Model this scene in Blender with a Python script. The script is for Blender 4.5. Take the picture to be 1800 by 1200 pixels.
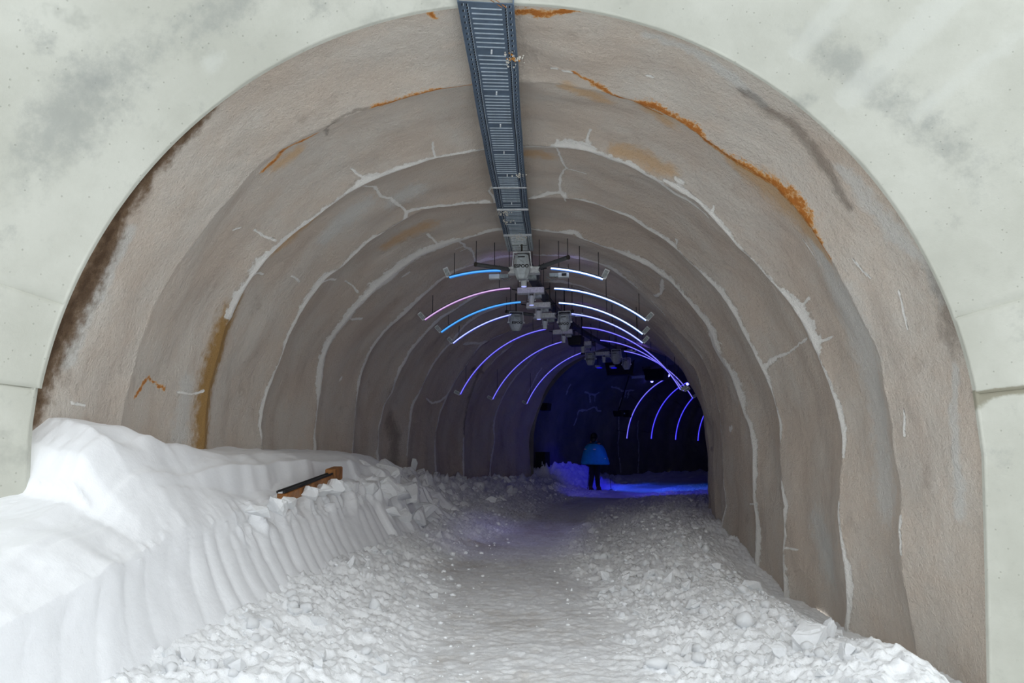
import bpy, bmesh, math, random
import numpy as np
from mathutils import Vector, Matrix

for o in list(bpy.data.objects):
    bpy.data.objects.remove(o)
scene = bpy.context.scene
col = scene.collection
R_ = math.radians

# ------------------------------------------------------------------ camera
cam_data = bpy.data.cameras.new('camera')
cam_data.lens = 26.0
cam_data.sensor_width = 36.0
cam_data.sensor_fit = 'HORIZONTAL'
cam_data.clip_start = 0.05
cam_data.clip_end = 300
cam = bpy.data.objects.new('camera', cam_data)
col.objects.link(cam)
cam.location = (0, 0, 1.5)
cam.rotation_euler = (R_(90 + 7.95), 0, 0)
scene.camera = cam

# ------------------------------------------------------------------ world: bright overcast sky
world = bpy.data.worlds.new('overcast_sky')
scene.world = world
world.use_nodes = True
wn = world.node_tree
for n in list(wn.nodes):
    wn.nodes.remove(n)
w_out = wn.nodes.new('ShaderNodeOutputWorld')
w_bg = wn.nodes.new('ShaderNodeBackground')
w_bg.inputs['Color'].default_value = (0.93, 0.97, 1.0, 1)
w_bg.inputs['Strength'].default_value = 1.0
wn.links.new(w_bg.outputs[0], w_out.inputs[0])

# ------------------------------------------------------------------ exposure
vs = scene.view_settings
vs.view_transform = 'Standard'
vs.look = 'None'
vs.exposure = 0.75
vs.gamma = 1.0
vs.use_curve_mapping = False

# ------------------------------------------------------------------ the tunnel's line: an arc that turns to one side
KAP, PSI, X0, Y0 = 0.029147, -0.082978, 0.12338, 4.6
RT, ZC = 2.965, 1.486          # lining radius and height of the springing centre
RP = 2.945                     # radius of the concrete portal opening
R2 = 3.2                       # radius of the dark chamber behind
S_END = 18.0                   # the light lining ends here
RHO = 1.0 / KAP
_n = np.array([math.cos(PSI), -math.sin(PSI)])
_t = np.array([math.sin(PSI), math.cos(PSI)])
_O = np.array([X0, Y0]) + RHO * _n


def us(u, s):
    """offset u from the centre line at distance s behind the portal -> world X, Y"""
    a = np.asarray(s, float) / RHO
    r = RHO - np.asarray(u, float)
    return (_O[0] + r * (-_n[0] * np.cos(a) + _t[0] * np.sin(a)),
            _O[1] + r * (-_n[1] * np.cos(a) + _t[1] * np.sin(a)))


def P(u, s, z):
    x, y = us(u, s)
    return Vector((float(x), float(y), float(z)))


def frame(s):
    h = PSI + KAP * s
    return (Vector((math.cos(h), -math.sin(h), 0)), Vector((math.sin(h), math.cos(h), 0)), Vector((0, 0, 1)))


# ------------------------------------------------------------------ noise for heights
def hsh(ix, iy, seed):
    h = (ix.astype(np.int64) * 374761393 + iy.astype(np.int64) * 668265263 + seed * 974634777) & 0x7fffffff
    h = ((h ^ (h >> 13)) * 1274126177) & 0x7fffffff
    h = ((h ^ (h >> 16)) * 1911520717) & 0x7fffffff
    return ((h ^ (h >> 11)) & 0xfffff) / float(0xfffff)


def vnoise(x, y, seed=0):
    x = np.asarray(x, float); y = np.asarray(y, float)
    ix = np.floor(x); iy = np.floor(y)
    fx = x - ix; fy = y - iy
    fx = fx * fx * (3 - 2 * fx); fy = fy * fy * (3 - 2 * fy)
    a = hsh(ix, iy, seed); b = hsh(ix + 1, iy, seed); c = hsh(ix, iy + 1, seed); d = hsh(ix + 1, iy + 1, seed)
    return (a * (1 - fx) + b * fx) * (1 - fy) + (c * (1 - fx) + d * fx) * fy - 0.5


def fbm(x, y, seed=0, oc=3):
    v = 0; amp = 1.0
    for i in range(oc):
        v = v + amp * vnoise(x * 2 ** i, y * 2 ** i, seed + 17 * i)
        amp *= 0.5
    return v


def caps(x, y, cell, prob, rmin, rmax, seed):
    """rounded, randomly cut lumps scattered on a plane: height of the highest lump"""
    X = np.asarray(x, float) / cell; Y = np.asarray(y, float) / cell
    ix = np.floor(X); iy = np.floor(Y)
    H = np.zeros_like(X)
    for dx in (-1, 0, 1):
        for dy in (-1, 0, 1):
            cx = ix + dx; cy = iy + dy
            px = cx + hsh(cx, cy, seed); py = cy + hsh(cx, cy, seed + 1)
            r = rmin + (rmax - rmin) * hsh(cx, cy, seed + 2) ** 2
            on = hsh(cx, cy, seed + 3) < prob
            el = 0.7 + 0.6 * hsh(cx, cy, seed + 6)
            ddx = (X - px) * el; ddy = (Y - py) / el
            q = r * r - ddx * ddx - ddy * ddy
            h = np.sqrt(np.clip(q, 0, None))
            gx = (hsh(cx, cy, seed + 4) - .5) * 1.6; gy = (hsh(cx, cy, seed + 5) - .5) * 1.6
            h = np.minimum(h, np.clip(r * .55 + gx * ddx + gy * ddy, 0, None))
            H = np.maximum(H, np.where(on & (q > 0), h, 0))
    return H * cell


def sstep(a, b, x):
    t = np.clip((np.asarray(x, float) - a) / (b - a), 0, 1)
    return t * t * (3 - 2 * t)


# ------------------------------------------------------------------ materials
def lin(r, g, b):
    f = lambda c: (c / 255 / 12.92) if c / 255 <= .04045 else ((c / 255 + .055) / 1.055) ** 2.4
    return (f(r), f(g), f(b), 1)


class NT:
    def __init__(self, name):
        self.m = bpy.data.materials.new(name)
        self.m.use_nodes = True
        self.t = self.m.node_tree
        self.b = self.t.nodes['Principled BSDF']

    def n(self, typ, **kw):
        nd = self.t.nodes.new(typ)
        for k, v in kw.items():
            if k in nd.inputs:
                nd.inputs[k].default_value = v
            else:
                setattr(nd, k, v)
        return nd

    def l(self, a, b):
        self.t.links.new(a, b)

    def noise(self, vec=None, scale=5., detail=4., rough=.55):
        nd = self.n('ShaderNodeTexNoise')
        nd.inputs['Scale'].default_value = scale
        nd.inputs['Detail'].default_value = detail
        nd.inputs['Roughness'].default_value = rough
        if vec is not None:
            self.l(vec, nd.inputs['Vector'])
        return nd.outputs['Fac']

    def ramp(self, fac, a, b, smooth=True):
        nd = self.n('ShaderNodeMapRange')
        nd.interpolation_type = 'SMOOTHSTEP' if smooth else 'LINEAR'
        nd.inputs['From Min'].default_value = a
        nd.inputs['From Max'].default_value = b
        self.l(fac, nd.inputs['Value'])
        return nd.outputs['Result']

    def math(self, op, a, b=None):
        nd = self.n('ShaderNodeMath')
        nd.operation = op
        for i, v in enumerate((a, b)):
            if v is None:
                continue
            if isinstance(v, (int, float)):
                nd.inputs[i].default_value = v
            else:
                self.l(v, nd.inputs[i])
        return nd.outputs[0]

    def mix(self, fac, a, b):
        nd = self.n('ShaderNodeMix')
        nd.data_type = 'RGBA'
        for sock, v in ((nd.inputs[0], fac), (nd.inputs[6], a), (nd.inputs[7], b)):
            if isinstance(v, (tuple, list)):
                sock.default_value = v
            elif isinstance(v, (int, float)):
                sock.default_value = v
            else:
                self.l(v, sock)
        return nd.outputs[2]

    def mapping(self, vec, sc):
        nd = self.n('ShaderNodeMapping')
        nd.inputs['Scale'].default_value = sc
        self.l(vec, nd.inputs['Vector'])
        return nd.outputs[0]

    def bump(self, h, strength, dist, normal=None):
        nd = self.n('ShaderNodeBump')
        nd.inputs['Strength'].default_value = strength
        nd.inputs['Distance'].default_value = dist
        self.l(h, nd.inputs['Height'])
        if normal is not None:
            self.l(normal, nd.inputs['Normal'])
        return nd.outputs[0]

    def attr(self, name):
        nd = self.n('ShaderNodeAttribute')
        nd.attribute_name = name
        return nd


def mat_plain(name, rgb, rough=.6, metal=0., var=.12, scale=14., bump=0.):
    k = NT(name)
    tc = k.n('ShaderNodeTexCoord').outputs['Object']
    f = k.noise(tc, scale, 4)
    d = tuple(c * (1 - var) for c in rgb[:3]) + (1,)
    u = tuple(min(1, c * (1 + var)) for c in rgb[:3]) + (1,)
    k.l(k.mix(k.ramp(f, .3, .7), d, u), k.b.inputs['Base Color'])
    k.b.inputs['Roughness'].default_value = rough
    k.b.inputs['Metallic'].default_value = metal
    if bump:
        k.l(k.bump(k.noise(tc, scale * 6, 3), .6, bump), k.b.inputs['Normal'])
    return k.m


def mat_emit(name, rgb, strength, base=(.02, .02, .03, 1)):
    k = NT(name)
    tc = k.n('ShaderNodeTexCoord').outputs['Object']
    f = k.noise(tc, 3., 2)
    k.l(k.mix(f, tuple(c * .92 for c in rgb[:3]) + (1,), rgb), k.b.inputs['Emission Color'])
    k.b.inputs['Emission Strength'].default_value = strength
    k.b.inputs['Base Color'].default_value = base
    return k.m


def make_lining():
    k = NT('shotcrete')
    rs = k.attr('rs').outputs['Vector']
    st1 = k.attr('stain_a'); st2 = k.attr('stain_b')
    s1 = k.n('ShaderNodeSeparateColor'); k.l(st1.outputs['Color'], s1.inputs[0])
    s2 = k.n('ShaderNodeSeparateColor'); k.l(st2.outputs['Color'], s2.inputs[0])
    wv, rv, yv = s1.outputs[0], s1.outputs[1], s1.outputs[2]
    bv = st1.outputs['Alpha']
    lv, dv, ov = s2.outputs[0], s2.outputs[1], s2.outputs[2]
    tc = k.n('ShaderNodeTexCoord').outputs['Object']
    big = k.noise(tc, 1.1, 5, .6)
    streak = k.noise(k.mapping(rs, (.5, 1.9, 1)), 1.0, 4, .6)
    mid = k.noise(tc, 5.0, 5, .65)
    fine = k.noise(tc, 42., 4, .7)
    fine2 = k.noise(tc, 15., 4, .6)
    c = k.mix(k.ramp(big, .35, .65), lin(212, 198, 184), lin(215, 207, 197))
    c = k.mix(k.math('MULTIPLY', k.ramp(streak, .44, .78), .5), c, lin(172, 154, 141))
    c = k.mix(k.math('MULTIPLY', k.ramp(mid, .48, .72), .35), c, lin(218, 201, 186))
    c = k.mix(k.math('MULTIPLY', k.ramp(k.noise(tc, 2.3, 5, .7), .58, .75), .35), c, lin(148, 131, 118))
    c = k.mix(k.math('MULTIPLY', k.ramp(fine, .55, .8), .25), c, lin(140, 125, 114))
    br = k.math('MULTIPLY', k.math('SUBTRACT', fine2, .5), .9)
    brf = k.math('MULTIPLY', k.math('SUBTRACT', fine, .5), .9)

    def mask(v, lo, hi, amt, nz=None):
        t = k.math('ADD', v, nz) if nz is not None else v
        t = k.ramp(t, lo, hi)
        gate = k.ramp(v, .02, .15)
        return k.math('MULTIPLY', k.math('MULTIPLY', t, gate), amt)
    c = k.mix(mask(lv, .1, .8, .62, br), c, lin(216, 217, 214))
    c = k.mix(mask(dv, .1, .9, .55, br), c, lin(106, 92, 80))
    c = k.mix(mask(yv, .1, .9, .62, br), c, lin(214, 170, 112))
    c = k.mix(mask(ov, .12, .75, .92, br), c, lin(164, 124, 58))
    c = k.mix(mask(bv, .2, .75, .9, br), c, lin(104, 76, 44))
    c = k.mix(mask(bv, .62, 1.05, .8, br), c, lin(66, 42, 18))
    c = k.mix(mask(rv, .25, .75, .8, k.math('MULTIPLY', k.math('ADD', br, brf), 1.5)), c, lin(226, 160, 60))
    c = k.mix(mask(rv, .5, .95, .85, k.math('MULTIPLY', k.math('ADD', br, brf), 1.6)), c, lin(182, 100, 16))
    c = k.mix(mask(wv, .25, .7, .4, br), c, lin(214, 209, 202))
    c = k.mix(mask(wv, .46, .60, 1.0, k.math('MULTIPLY', br, 1.0)), c, lin(253, 251, 246))
    k.l(c, k.b.inputs['Base Color'])
    k.b.inputs['Roughness'].default_value = .88
    h = k.math('ADD', k.math('MULTIPLY', fine, .5), k.math('MULTIPLY', k.noise(tc, 90., 3, .6), .35))
    h = k.math('ADD', h, k.math('MULTIPLY', fine2, .8))
    h = k.math('ADD', h, k.math('MULTIPLY', k.ramp(k.math('ADD', wv, brf), .35, .8), .25))
    k.l(k.bump(h, .85, .034), k.b.inputs['Normal'])
    return k.m


def make_chamber():
    k = NT('dark_shotcrete')
    st = k.attr('stain_a')
    s1 = k.n('ShaderNodeSeparateColor'); k.l(st.outputs['Color'], s1.inputs[0])
    tc = k.n('ShaderNodeTexCoord').outputs['Object']
    big = k.noise(tc, .8, 5, .6)
    c = k.mix(k.ramp(big, .35, .68), lin(112, 109, 106), lin(136, 133, 130))
    c = k.mix(k.math('MULTIPLY', k.ramp(k.noise(tc, 6, 4), .6, .75), .3), c, lin(120, 118, 122))
    nz = k.math('MULTIPLY', k.math('SUBTRACT', k.noise(tc, 9, 3), .5), .8)
    c = k.mix(k.math('MULTIPLY', k.ramp(k.math('ADD', s1.outputs[0], nz), .35, .6), .8), c, lin(200, 200, 205))
    k.l(c, k.b.inputs['Base Color'])
    k.b.inputs['Roughness'].default_value = .85
    k.l(k.bump(k.noise(tc, 14, 5, .65), .6, .03), k.b.inputs['Normal'])
    return k.m


def make_concrete():
    k = NT('portal_concrete')
    tc = k.n('ShaderNodeTexCoord').outputs['Object']
    st = k.attr('stain_a')
    s1 = k.n('ShaderNodeSeparateColor'); k.l(st.outputs['Color'], s1.inputs[0])
    big = k.noise(tc, .9, 6, .62)
    mid = k.noise(tc, 3.2, 6, .68)
    fine = k.noise(tc, 40., 4, .7)
    c = k.mix(k.ramp(big, .34, .66), lin(188, 189, 178), lin(205, 206, 196))
    c = k.mix(k.math('MULTIPLY', k.ramp(mid, .56, .76), .55), c, lin(148, 151, 147))
    c = k.mix(k.math('MULTIPLY', k.ramp(k.noise(tc, 1.7, 5, .7), .6, .75), .5), c, lin(156, 158, 150))
    c = k.mix(k.math('MULTIPLY', k.ramp(fine, .62, .8), .3), c, lin(150, 152, 142))
    vor = k.n('ShaderNodeTexVoronoi'); vor.inputs['Scale'].default_value = 16.
    k.l(tc, vor.inputs['Vector'])
    hole = k.math('SUBTRACT', 1., k.ramp(vor.outputs['Distance'], .05, .11))
    c = k.mix(k.math('MULTIPLY', hole, .35), c, lin(120, 120, 108))
    nz = k.math('MULTIPLY', k.math('SUBTRACT', k.noise(tc, 11, 5, .7), .5), .9)
    c = k.mix(k.math('MULTIPLY', k.ramp(k.math('ADD', s1.outputs[0], nz), .25, .75), .75), c, lin(128, 122, 100))
    c = k.mix(k.math('MULTIPLY', k.ramp(k.math('ADD', s1.outputs[1], nz), .3, .8), .6), c, lin(148, 151, 147))
    c = k.mix(k.math('MULTIPLY', k.ramp(k.math('ADD', s1.outputs[2], nz), .3, .8), .6), c, lin(206, 208, 200))
    k.l(c, k.b.inputs['Base Color'])
    k.b.inputs['Roughness'].default_value = .82
    h = k.math('ADD', k.math('MULTIPLY', fine, .4), k.math('MULTIPLY', mid, .6))
    h = k.math('SUBTRACT', h, k.math('MULTIPLY', hole, .5))
    k.l(k.bump(h, .35, .012), k.b.inputs['Normal'])
    return k.m


def make_snow(name, base=(238, 242, 247), dirty=(196, 190, 182), grain=.5, gloss=.55):
    k = NT(name)
    tc = k.n('ShaderNodeTexCoord').outputs['Object']
    at = k.attr('snow')
    s1 = k.n('ShaderNodeSeparateColor'); k.l(at.outputs['Color'], s1.inputs[0])
    n1 = k.noise(tc, 2.0, 5, .65); n2 = k.noise(tc, 30., 4, .7)
    c = k.mix(k.ramp(n1, .3, .7), lin(*base), lin(*[min(255, b + 5) for b in base]))
    nz = k.math('MULTIPLY', k.math('SUBTRACT', k.noise(tc, 4.5, 5, .7), .5), 1.0)
    dirt = k.ramp(k.math('ADD', s1.outputs[0], nz), .3, .95)
    c = k.mix(k.math('MULTIPLY', dirt, k.ramp(s1.outputs[0], .02, .2)), c, lin(*dirty))
    speck = k.math('MULTIPLY', k.ramp(k.noise(tc, 70., 2, .5), .76, .8), k.ramp(s1.outputs[0], .1, .5))
    c = k.mix(k.math('MULTIPLY', speck, .5), c, lin(120, 104, 88))
    k.l(c, k.b.inputs['Base Color'])
    rg = k.n('ShaderNodeMapRange')
    k.l(s1.outputs[1], rg.inputs['Value'])
    rg.inputs['To Min'].default_value = gloss
    rg.inputs['To Max'].default_value = .32
    k.l(rg.outputs[0], k.b.inputs['Roughness'])
    k.l(k.bump(k.math('ADD', n2, k.math('MULTIPLY', k.noise(tc, 110., 3, .6), .5)), grain, .012), k.b.inputs['Normal'])
    return k.m


M = {}
M['lining'] = make_lining()
M['chamber'] = make_chamber()
M['concrete'] = make_concrete()
M['snow'] = make_snow('packed_snow', (244, 246, 248), (206, 200, 192))
M['bank'] = make_snow('drifted_snow', (245, 247, 250), (206, 199, 190), .25, .6)
M['chunk'] = make_snow('snow_clump_white', (242, 244, 246), (205, 200, 192), .5, .6)
M['zinc'] = mat_plain('galvanised_steel', lin(230, 234, 237), .5, .05, .16, 22)
M['zinc_l'] = mat_plain('pale_zinc', lin(222, 228, 232), .5, .05, .12, 30)
M['tray'] = mat_plain('blue_grey_steel', lin(84, 100, 118), .5, .1, .16, 9)
M['lip'] = mat_plain('slot_lip_steel', lin(172, 184, 194), .5, .05, .1, 30)
M['tray_l'] = mat_plain('chalky_steel', lin(165, 174, 178), .6, .05, .25, 24)
M['hole'] = mat_plain('hole_black', lin(22, 26, 32), .8)
M['arm'] = mat_plain('dark_grey_tube', lin(92, 95, 98), .5, .3)
M['black'] = mat_plain('matt_black', lin(18, 18, 20), .6)
M['lamp_grey'] = mat_plain('lamp_grey_casting', lin(182, 191, 196), .5, .05, .12, 20)
M['lamp_white'] = mat_plain('lamp_white_enamel', lin(215, 222, 226), .4, .05, .05)
M['rod'] = mat_plain('dark_rod', lin(58, 54, 50), .6, .05)
M['cable'] = mat_plain('cable_grey', lin(120, 124, 126), .5)
M['wood'] = mat_plain('varnished_wood', lin(150, 98, 48), .55, 0, .35, 10, .004)
M['calcite'] = mat_plain('calcite_crust', lin(214, 210, 200), .9, 0, .12, 40, .006)
M['rustcrust'] = mat_plain('rust_crust', lin(176, 120, 50), .9, 0, .3, 30, .006)
M['moss'] = mat_plain('joint_grime', lin(116, 108, 86), .95, 0, .35, 18, .006)
M['jacket'] = mat_plain('blue_fabric', lin(24, 152, 208), .75, 0, .08, 6)
M['trousers'] = mat_plain('black_trousers', lin(24, 24, 28), .85)
M['skin'] = mat_plain('skin', lin(190, 140, 115), .6)
M['boot'] = mat_plain('brown_boot', lin(62, 44, 38), .7)
M['reflect'] = mat_plain('reflective_white', lin(245, 246, 248), .35)

TRACES = {
 'w': [
  [(-0.28,2.53,0.022),(-0.58,2.47,0.021),(-0.77,2.47,0.028),(-0.93,2.45,0.055),(-1.13,2.42,0.068),(-1.28,2.41,0.061),(-1.51,2.35,0.092),(-1.72,2.41,0.06),(-1.92,2.43,0.053),(-2.19,2.43,0.059),(-2.35,2.41,0.058),(-2.52,2.37,0.064),(-2.68,2.36,0.076),(-2.84,2.33,0.087),(-3.01,2.38,0.087),(-3.17,2.4,0.111),(-3.37,2.47,0.1)],
  [(0.1,2.59,0.029),(0.34,2.53,0.036),(0.48,2.42,0.096),(0.56,2.38,0.111),(0.73,2.35,0.11),(0.85,2.4,0.098),(1.03,2.39,0.063),(1.16,2.36,0.063),(1.36,2.39,0.063),(1.53,2.39,0.07),(1.66,2.45,0.071),(1.77,2.48,0.065),(1.83,2.46,0.065),(1.97,2.49,0.044),(2.1,2.46,0.029)],
  [(1.55,2.3,0.028),(1.67,2.26,0.041),(1.76,2.27,0.041),(1.94,2.26,0.027),(2.08,2.28,0.041),(2.36,2.33,0.055),(2.49,2.38,0.049),(2.71,2.44,0.064),(2.9,2.42,0.064),(3.09,2.38,0.069),(3.19,2.32,0.094),(3.29,2.27,0.119),(3.46,2.24,0.131),(3.6,2.25,0.143),(3.72,2.26,0.117),(3.83,2.28,0.047),(4.0,2.23,0.032),(4.14,2.2,0.038),(4.26,2.14,0.05),(4.38,2.13,0.062),(4.52,2.11,0.061),(4.64,2.1,0.036),(4.75,2.1,0.024)],
  [(5.16,2.13,0.03),(5.27,2.13,0.031),(5.43,2.12,0.03),(5.56,2.09,0.03),(5.7,2.06,0.036),(5.89,2.07,0.047),(6.08,2.14,0.059),(6.27,2.22,0.086),(6.39,2.24,0.087)],
  [(0.72,2.3,0.012),(0.71,2.14,0.014),(0.72,2.03,0.017)],
  [(0.44,2.55,0.016),(0.48,2.77,0.017),(0.52,2.96,0.02),(0.57,3.14,0.013),(0.53,3.34,0.02),(0.52,3.57,0.017),(0.55,3.76,0.022)],
  [(0.57,3.14,0.026),(0.68,3.17,0.017),(0.79,3.17,0.017)],
  [(-1.58,2.1,0.013),(-1.56,2.21,0.017),(-1.51,2.33,0.015)],
  [(-0.77,2.21,0.013),(-0.79,2.32,0.009),(-0.78,2.45,0.009)],
  [(1.64,2.19,0.047),(1.69,2.18,0.053)],
  [(2.07,2.17,0.017),(2.1,2.27,0.021)],
  [(-1.56,2.47,0.012),(-1.53,2.62,0.019),(-1.47,2.75,0.022),(-1.46,2.93,0.02),(-1.45,3.1,0.021),(-1.37,3.24,0.024),(-1.34,3.43,0.031),(-1.3,3.6,0.022),(-1.28,3.7,0.021)],
  [(-0.24,4.08,0.041),(-0.37,3.97,0.05),(-0.55,3.93,0.049),(-0.77,3.86,0.038),(-0.94,3.8,0.037),(-1.11,3.73,0.037),(-1.28,3.7,0.036),(-1.35,3.84,0.031),(-1.41,3.94,0.038),(-1.59,3.9,0.028),(-1.76,3.85,0.046),(-1.94,3.85,0.063),(-2.11,3.88,0.071),(-2.33,3.94,0.081),(-2.54,3.83,0.087),(-2.73,3.85,0.103),(-2.88,3.87,0.12),(-3.07,3.9,0.069),(-3.29,3.92,0.051),(-3.47,3.98,0.051),(-3.68,4.04,0.068),(-3.89,4.03,0.076),(-4.1,3.97,0.066),(-4.27,3.95,0.049),(-4.4,3.95,0.033),(-4.67,4.06,0.033),(-4.76,4.07,0.033)],
  [(-0.22,3.62,0.03),(-0.29,3.76,0.017),(-0.24,3.95,0.023),(-0.23,4.1,0.024)],
  [(0.15,4.03,0.04),(0.28,3.9,0.039),(0.41,3.8,0.039),(0.55,3.74,0.04),(0.63,3.86,0.031),(0.89,3.83,0.041),(1.04,3.86,0.031),(1.23,3.86,0.053),(1.44,3.84,0.063),(1.66,3.87,0.075),(1.83,3.88,0.107),(2.0,3.9,0.086),(2.14,3.96,0.066),(2.26,3.96,0.078),(2.45,3.94,0.088),(2.62,3.89,0.098),(2.79,3.84,0.097),(2.96,3.87,0.098),(3.15,3.9,0.088),(3.36,3.91,0.088),(3.56,3.94,0.089),(3.76,3.94,0.088),(3.85,3.93,0.088),(4.05,3.94,0.033),(4.21,3.96,0.033),(4.4,3.91,0.043),(4.57,3.95,0.055),(4.7,3.98,0.044)],
  [(5.02,3.86,0.042),(5.17,3.78,0.041),(5.31,3.72,0.04),(5.44,3.8,0.061),(5.61,3.83,0.072),(5.81,3.89,0.074),(6.06,3.89,0.095),(6.34,3.85,0.104)],
  [(0.6,3.73,0.011),(0.61,3.89,0.017),(0.62,4.1,0.014)],
  [(2.02,3.82,0.015),(2.0,3.67,0.029)],
  [(-0.22,5.26,0.053),(-0.4,5.21,0.051),(-0.59,5.25,0.064),(-0.87,5.24,0.087),(-0.95,5.21,0.122),(-1.22,5.22,0.143),(-1.49,5.23,0.187),(-1.78,5.3,0.207),(-2.03,5.34,0.205),(-2.24,5.31,0.157),(-2.42,5.33,0.111),(-2.64,5.36,0.132),(-2.83,5.41,0.153),(-3.04,5.44,0.152),(-3.24,5.43,0.149),(-3.49,5.54,0.128),(-3.67,5.6,0.127),(-3.9,5.69,0.086),(-4.07,5.72,0.043),(-4.39,5.8,0.043),(-4.71,5.8,0.064)],
  [(-1.19,4.8,0.027),(-1.15,5.07,0.019),(-1.14,5.25,0.016)],
  [(-0.85,5.29,0.021),(-0.82,5.58,0.025),(-0.83,5.82,0.028),(-0.79,6.04,0.04),(-0.78,6.32,0.022),(-0.81,6.78,0.02)],
  [(-0.84,5.74,0.027),(-0.95,5.73,0.027)],
  [(-0.81,5.96,0.027),(-0.92,6.03,0.027)],
  [(0.18,5.26,0.054),(0.46,5.26,0.069),(0.78,5.14,0.056),(0.9,5.26,0.043),(1.07,5.35,0.06),(1.24,5.37,0.061),(1.42,5.36,0.092),(1.58,5.3,0.106),(1.76,5.26,0.091),(1.92,5.23,0.077),(2.09,5.29,0.156),(2.27,5.31,0.143),(2.48,5.29,0.127),(2.69,5.25,0.127),(2.89,5.22,0.158),(3.07,5.24,0.159),(3.22,5.36,0.228),(3.38,5.48,0.206),(3.55,5.47,0.171),(3.64,5.35,0.198),(3.84,5.32,0.229),(4.04,5.27,0.194),(4.23,5.26,0.098),(4.36,5.19,0.08),(4.65,5.03,0.075),(4.99,5.0,0.089),(5.24,5.08,0.106),(5.69,5.08,0.121),(5.9,5.15,0.153),(6.15,5.2,0.125)],
  [(3.79,3.95,0.049),(3.72,3.71,0.04),(3.7,3.42,0.024),(3.69,3.16,0.013),(3.65,2.77,0.009),(3.62,2.45,0.009)],
  [(3.69,2.17,0.008),(3.69,2.04,0.011),(3.68,1.93,0.008)],
  [(3.32,2.18,0.017),(3.29,2.03,0.017)],
  [(2.12,5.52,0.029),(2.15,5.98,0.054),(2.19,6.25,0.026),(2.13,6.6,0.049)],
  [(-0.27,6.83,0.068),(-0.55,6.89,0.117),(-0.71,6.86,0.098),(-0.9,6.89,0.08),(-1.21,6.83,0.076),(-1.4,6.91,0.09),(-1.63,6.94,0.118),(-1.94,6.92,0.142),(-2.14,6.91,0.14),(-2.35,6.93,0.123),(-2.54,6.94,0.108),(-2.79,6.96,0.093),(-3.01,7.01,0.078),(-3.29,7.12,0.078),(-3.49,7.13,0.064),(-3.66,7.14,0.064),(-3.88,7.23,0.038),(-4.12,7.31,0.038),(-4.44,7.37,0.038),(-4.79,7.34,0.063)],
  [(0.16,6.83,0.073),(0.48,6.73,0.074),(0.83,6.58,0.057),(1.1,6.66,0.08),(1.37,6.68,0.103),(1.55,6.8,0.13),(1.72,6.86,0.134),(1.94,6.97,0.034),(2.16,6.92,0.027),(2.34,7.0,0.034),(2.5,7.12,0.034),(2.87,7.21,0.041),(3.05,7.21,0.041),(3.24,7.13,0.034),(3.5,7.32,0.021),(3.77,7.29,0.021),(4.17,7.25,0.021),(4.8,7.29,0.028),(5.57,7.26,0.028),(5.84,7.46,0.042),(6.28,7.88,0.036)],
  [(-0.55,8.73,0.064),(-0.9,8.69,0.08),(-1.25,8.54,0.093),(-1.59,8.63,0.107),(-1.89,8.58,0.12),(-2.18,8.61,0.099),(-2.44,8.65,0.097),(-2.71,8.66,0.094),(-2.96,8.64,0.077),(-3.16,8.57,0.06),(-3.42,8.64,0.058),(-3.66,8.8,0.044),(-3.89,8.64,0.043),(-4.31,8.61,0.042),(-4.52,8.73,0.056),(-4.83,8.64,0.07),(-5.09,8.66,0.098)],
  [(0.09,8.77,0.073),(0.39,8.61,0.102),(0.65,8.7,0.039),(1.07,8.8,0.047),(1.55,8.79,0.031),(1.81,8.99,0.032),(2.13,9.07,0.032),(2.4,9.03,0.032),(2.64,8.85,0.031),(3.12,8.61,0.031),(3.33,8.69,0.023),(3.53,8.59,0.023),(3.89,8.84,0.024)],
  [(0.52,8.95,0.024),(0.93,9.16,0.032),(1.38,9.32,0.024)],
  [(-0.63,10.36,0.102),(-0.89,10.22,0.118),(-1.17,10.09,0.11),(-1.47,9.98,0.103),(-1.71,9.98,0.079),(-2.03,10.14,0.076),(-2.36,10.21,0.073),(-2.63,10.14,0.071),(-2.87,10.1,0.069),(-3.14,10.1,0.05),(-3.39,10.12,0.049),(-3.81,10.03,0.079),(-4.16,10.07,0.078),(-4.39,10.06,0.062),(-4.85,10.02,0.046)],
  [(-1.33,12.09,0.1),(-1.78,12.01,0.09),(-1.94,11.77,0.079),(-1.97,11.58,0.064),(-2.32,11.78,0.08),(-2.65,11.93,0.059),(-2.87,11.84,0.076),(-3.16,11.82,0.055),(-3.46,11.73,0.071),(-3.77,11.74,0.087),(-4.03,11.67,0.051),(-4.49,11.7,0.034),(-4.75,11.69,0.067),(-5.3,11.71,0.084)],
  [(-1.94,11.77,0.077),(-2.06,11.43,0.054),(-2.22,10.91,0.066)],
  [(-3.64,10.71,0.023),(-3.73,11.15,0.027),(-3.64,11.52,0.045),(-3.46,11.73,0.051)],
  [(-1.74,13.25,0.049),(-2.0,13.21,0.069),(-2.43,13.21,0.043)],
  [(-4.48,13.34,0.054),(-4.9,13.33,0.072),(-5.49,13.31,0.071)],
  [(-1.49,15.25,0.085),(-1.92,15.25,0.077),(-2.31,15.27,0.071),(-2.64,15.28,0.067),(-3.07,15.31,0.063),(-3.49,15.31,0.061),(-3.99,15.27,0.058),(-4.6,15.36,0.057),(-5.09,15.29,0.076),(-5.53,15.26,0.076)],
  [(-2.94,2.41,0.014),(-2.9,2.54,0.016),(-2.88,2.71,0.013)],
  [(-2.73,3.19,0.01),(-2.72,3.33,0.013),(-2.73,3.45,0.01)],
  [(-2.57,3.95,0.021),(-2.5,4.14,0.024),(-2.46,4.41,0.021)],
  [(-2.4,4.68,0.009),(-2.39,4.92,0.011),(-2.41,5.15,0.017)],
  [(-2.77,5.58,0.025),(-2.68,5.88,0.036)],
  [(-2.73,1.68,0.017),(-2.68,1.76,0.014)],
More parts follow.
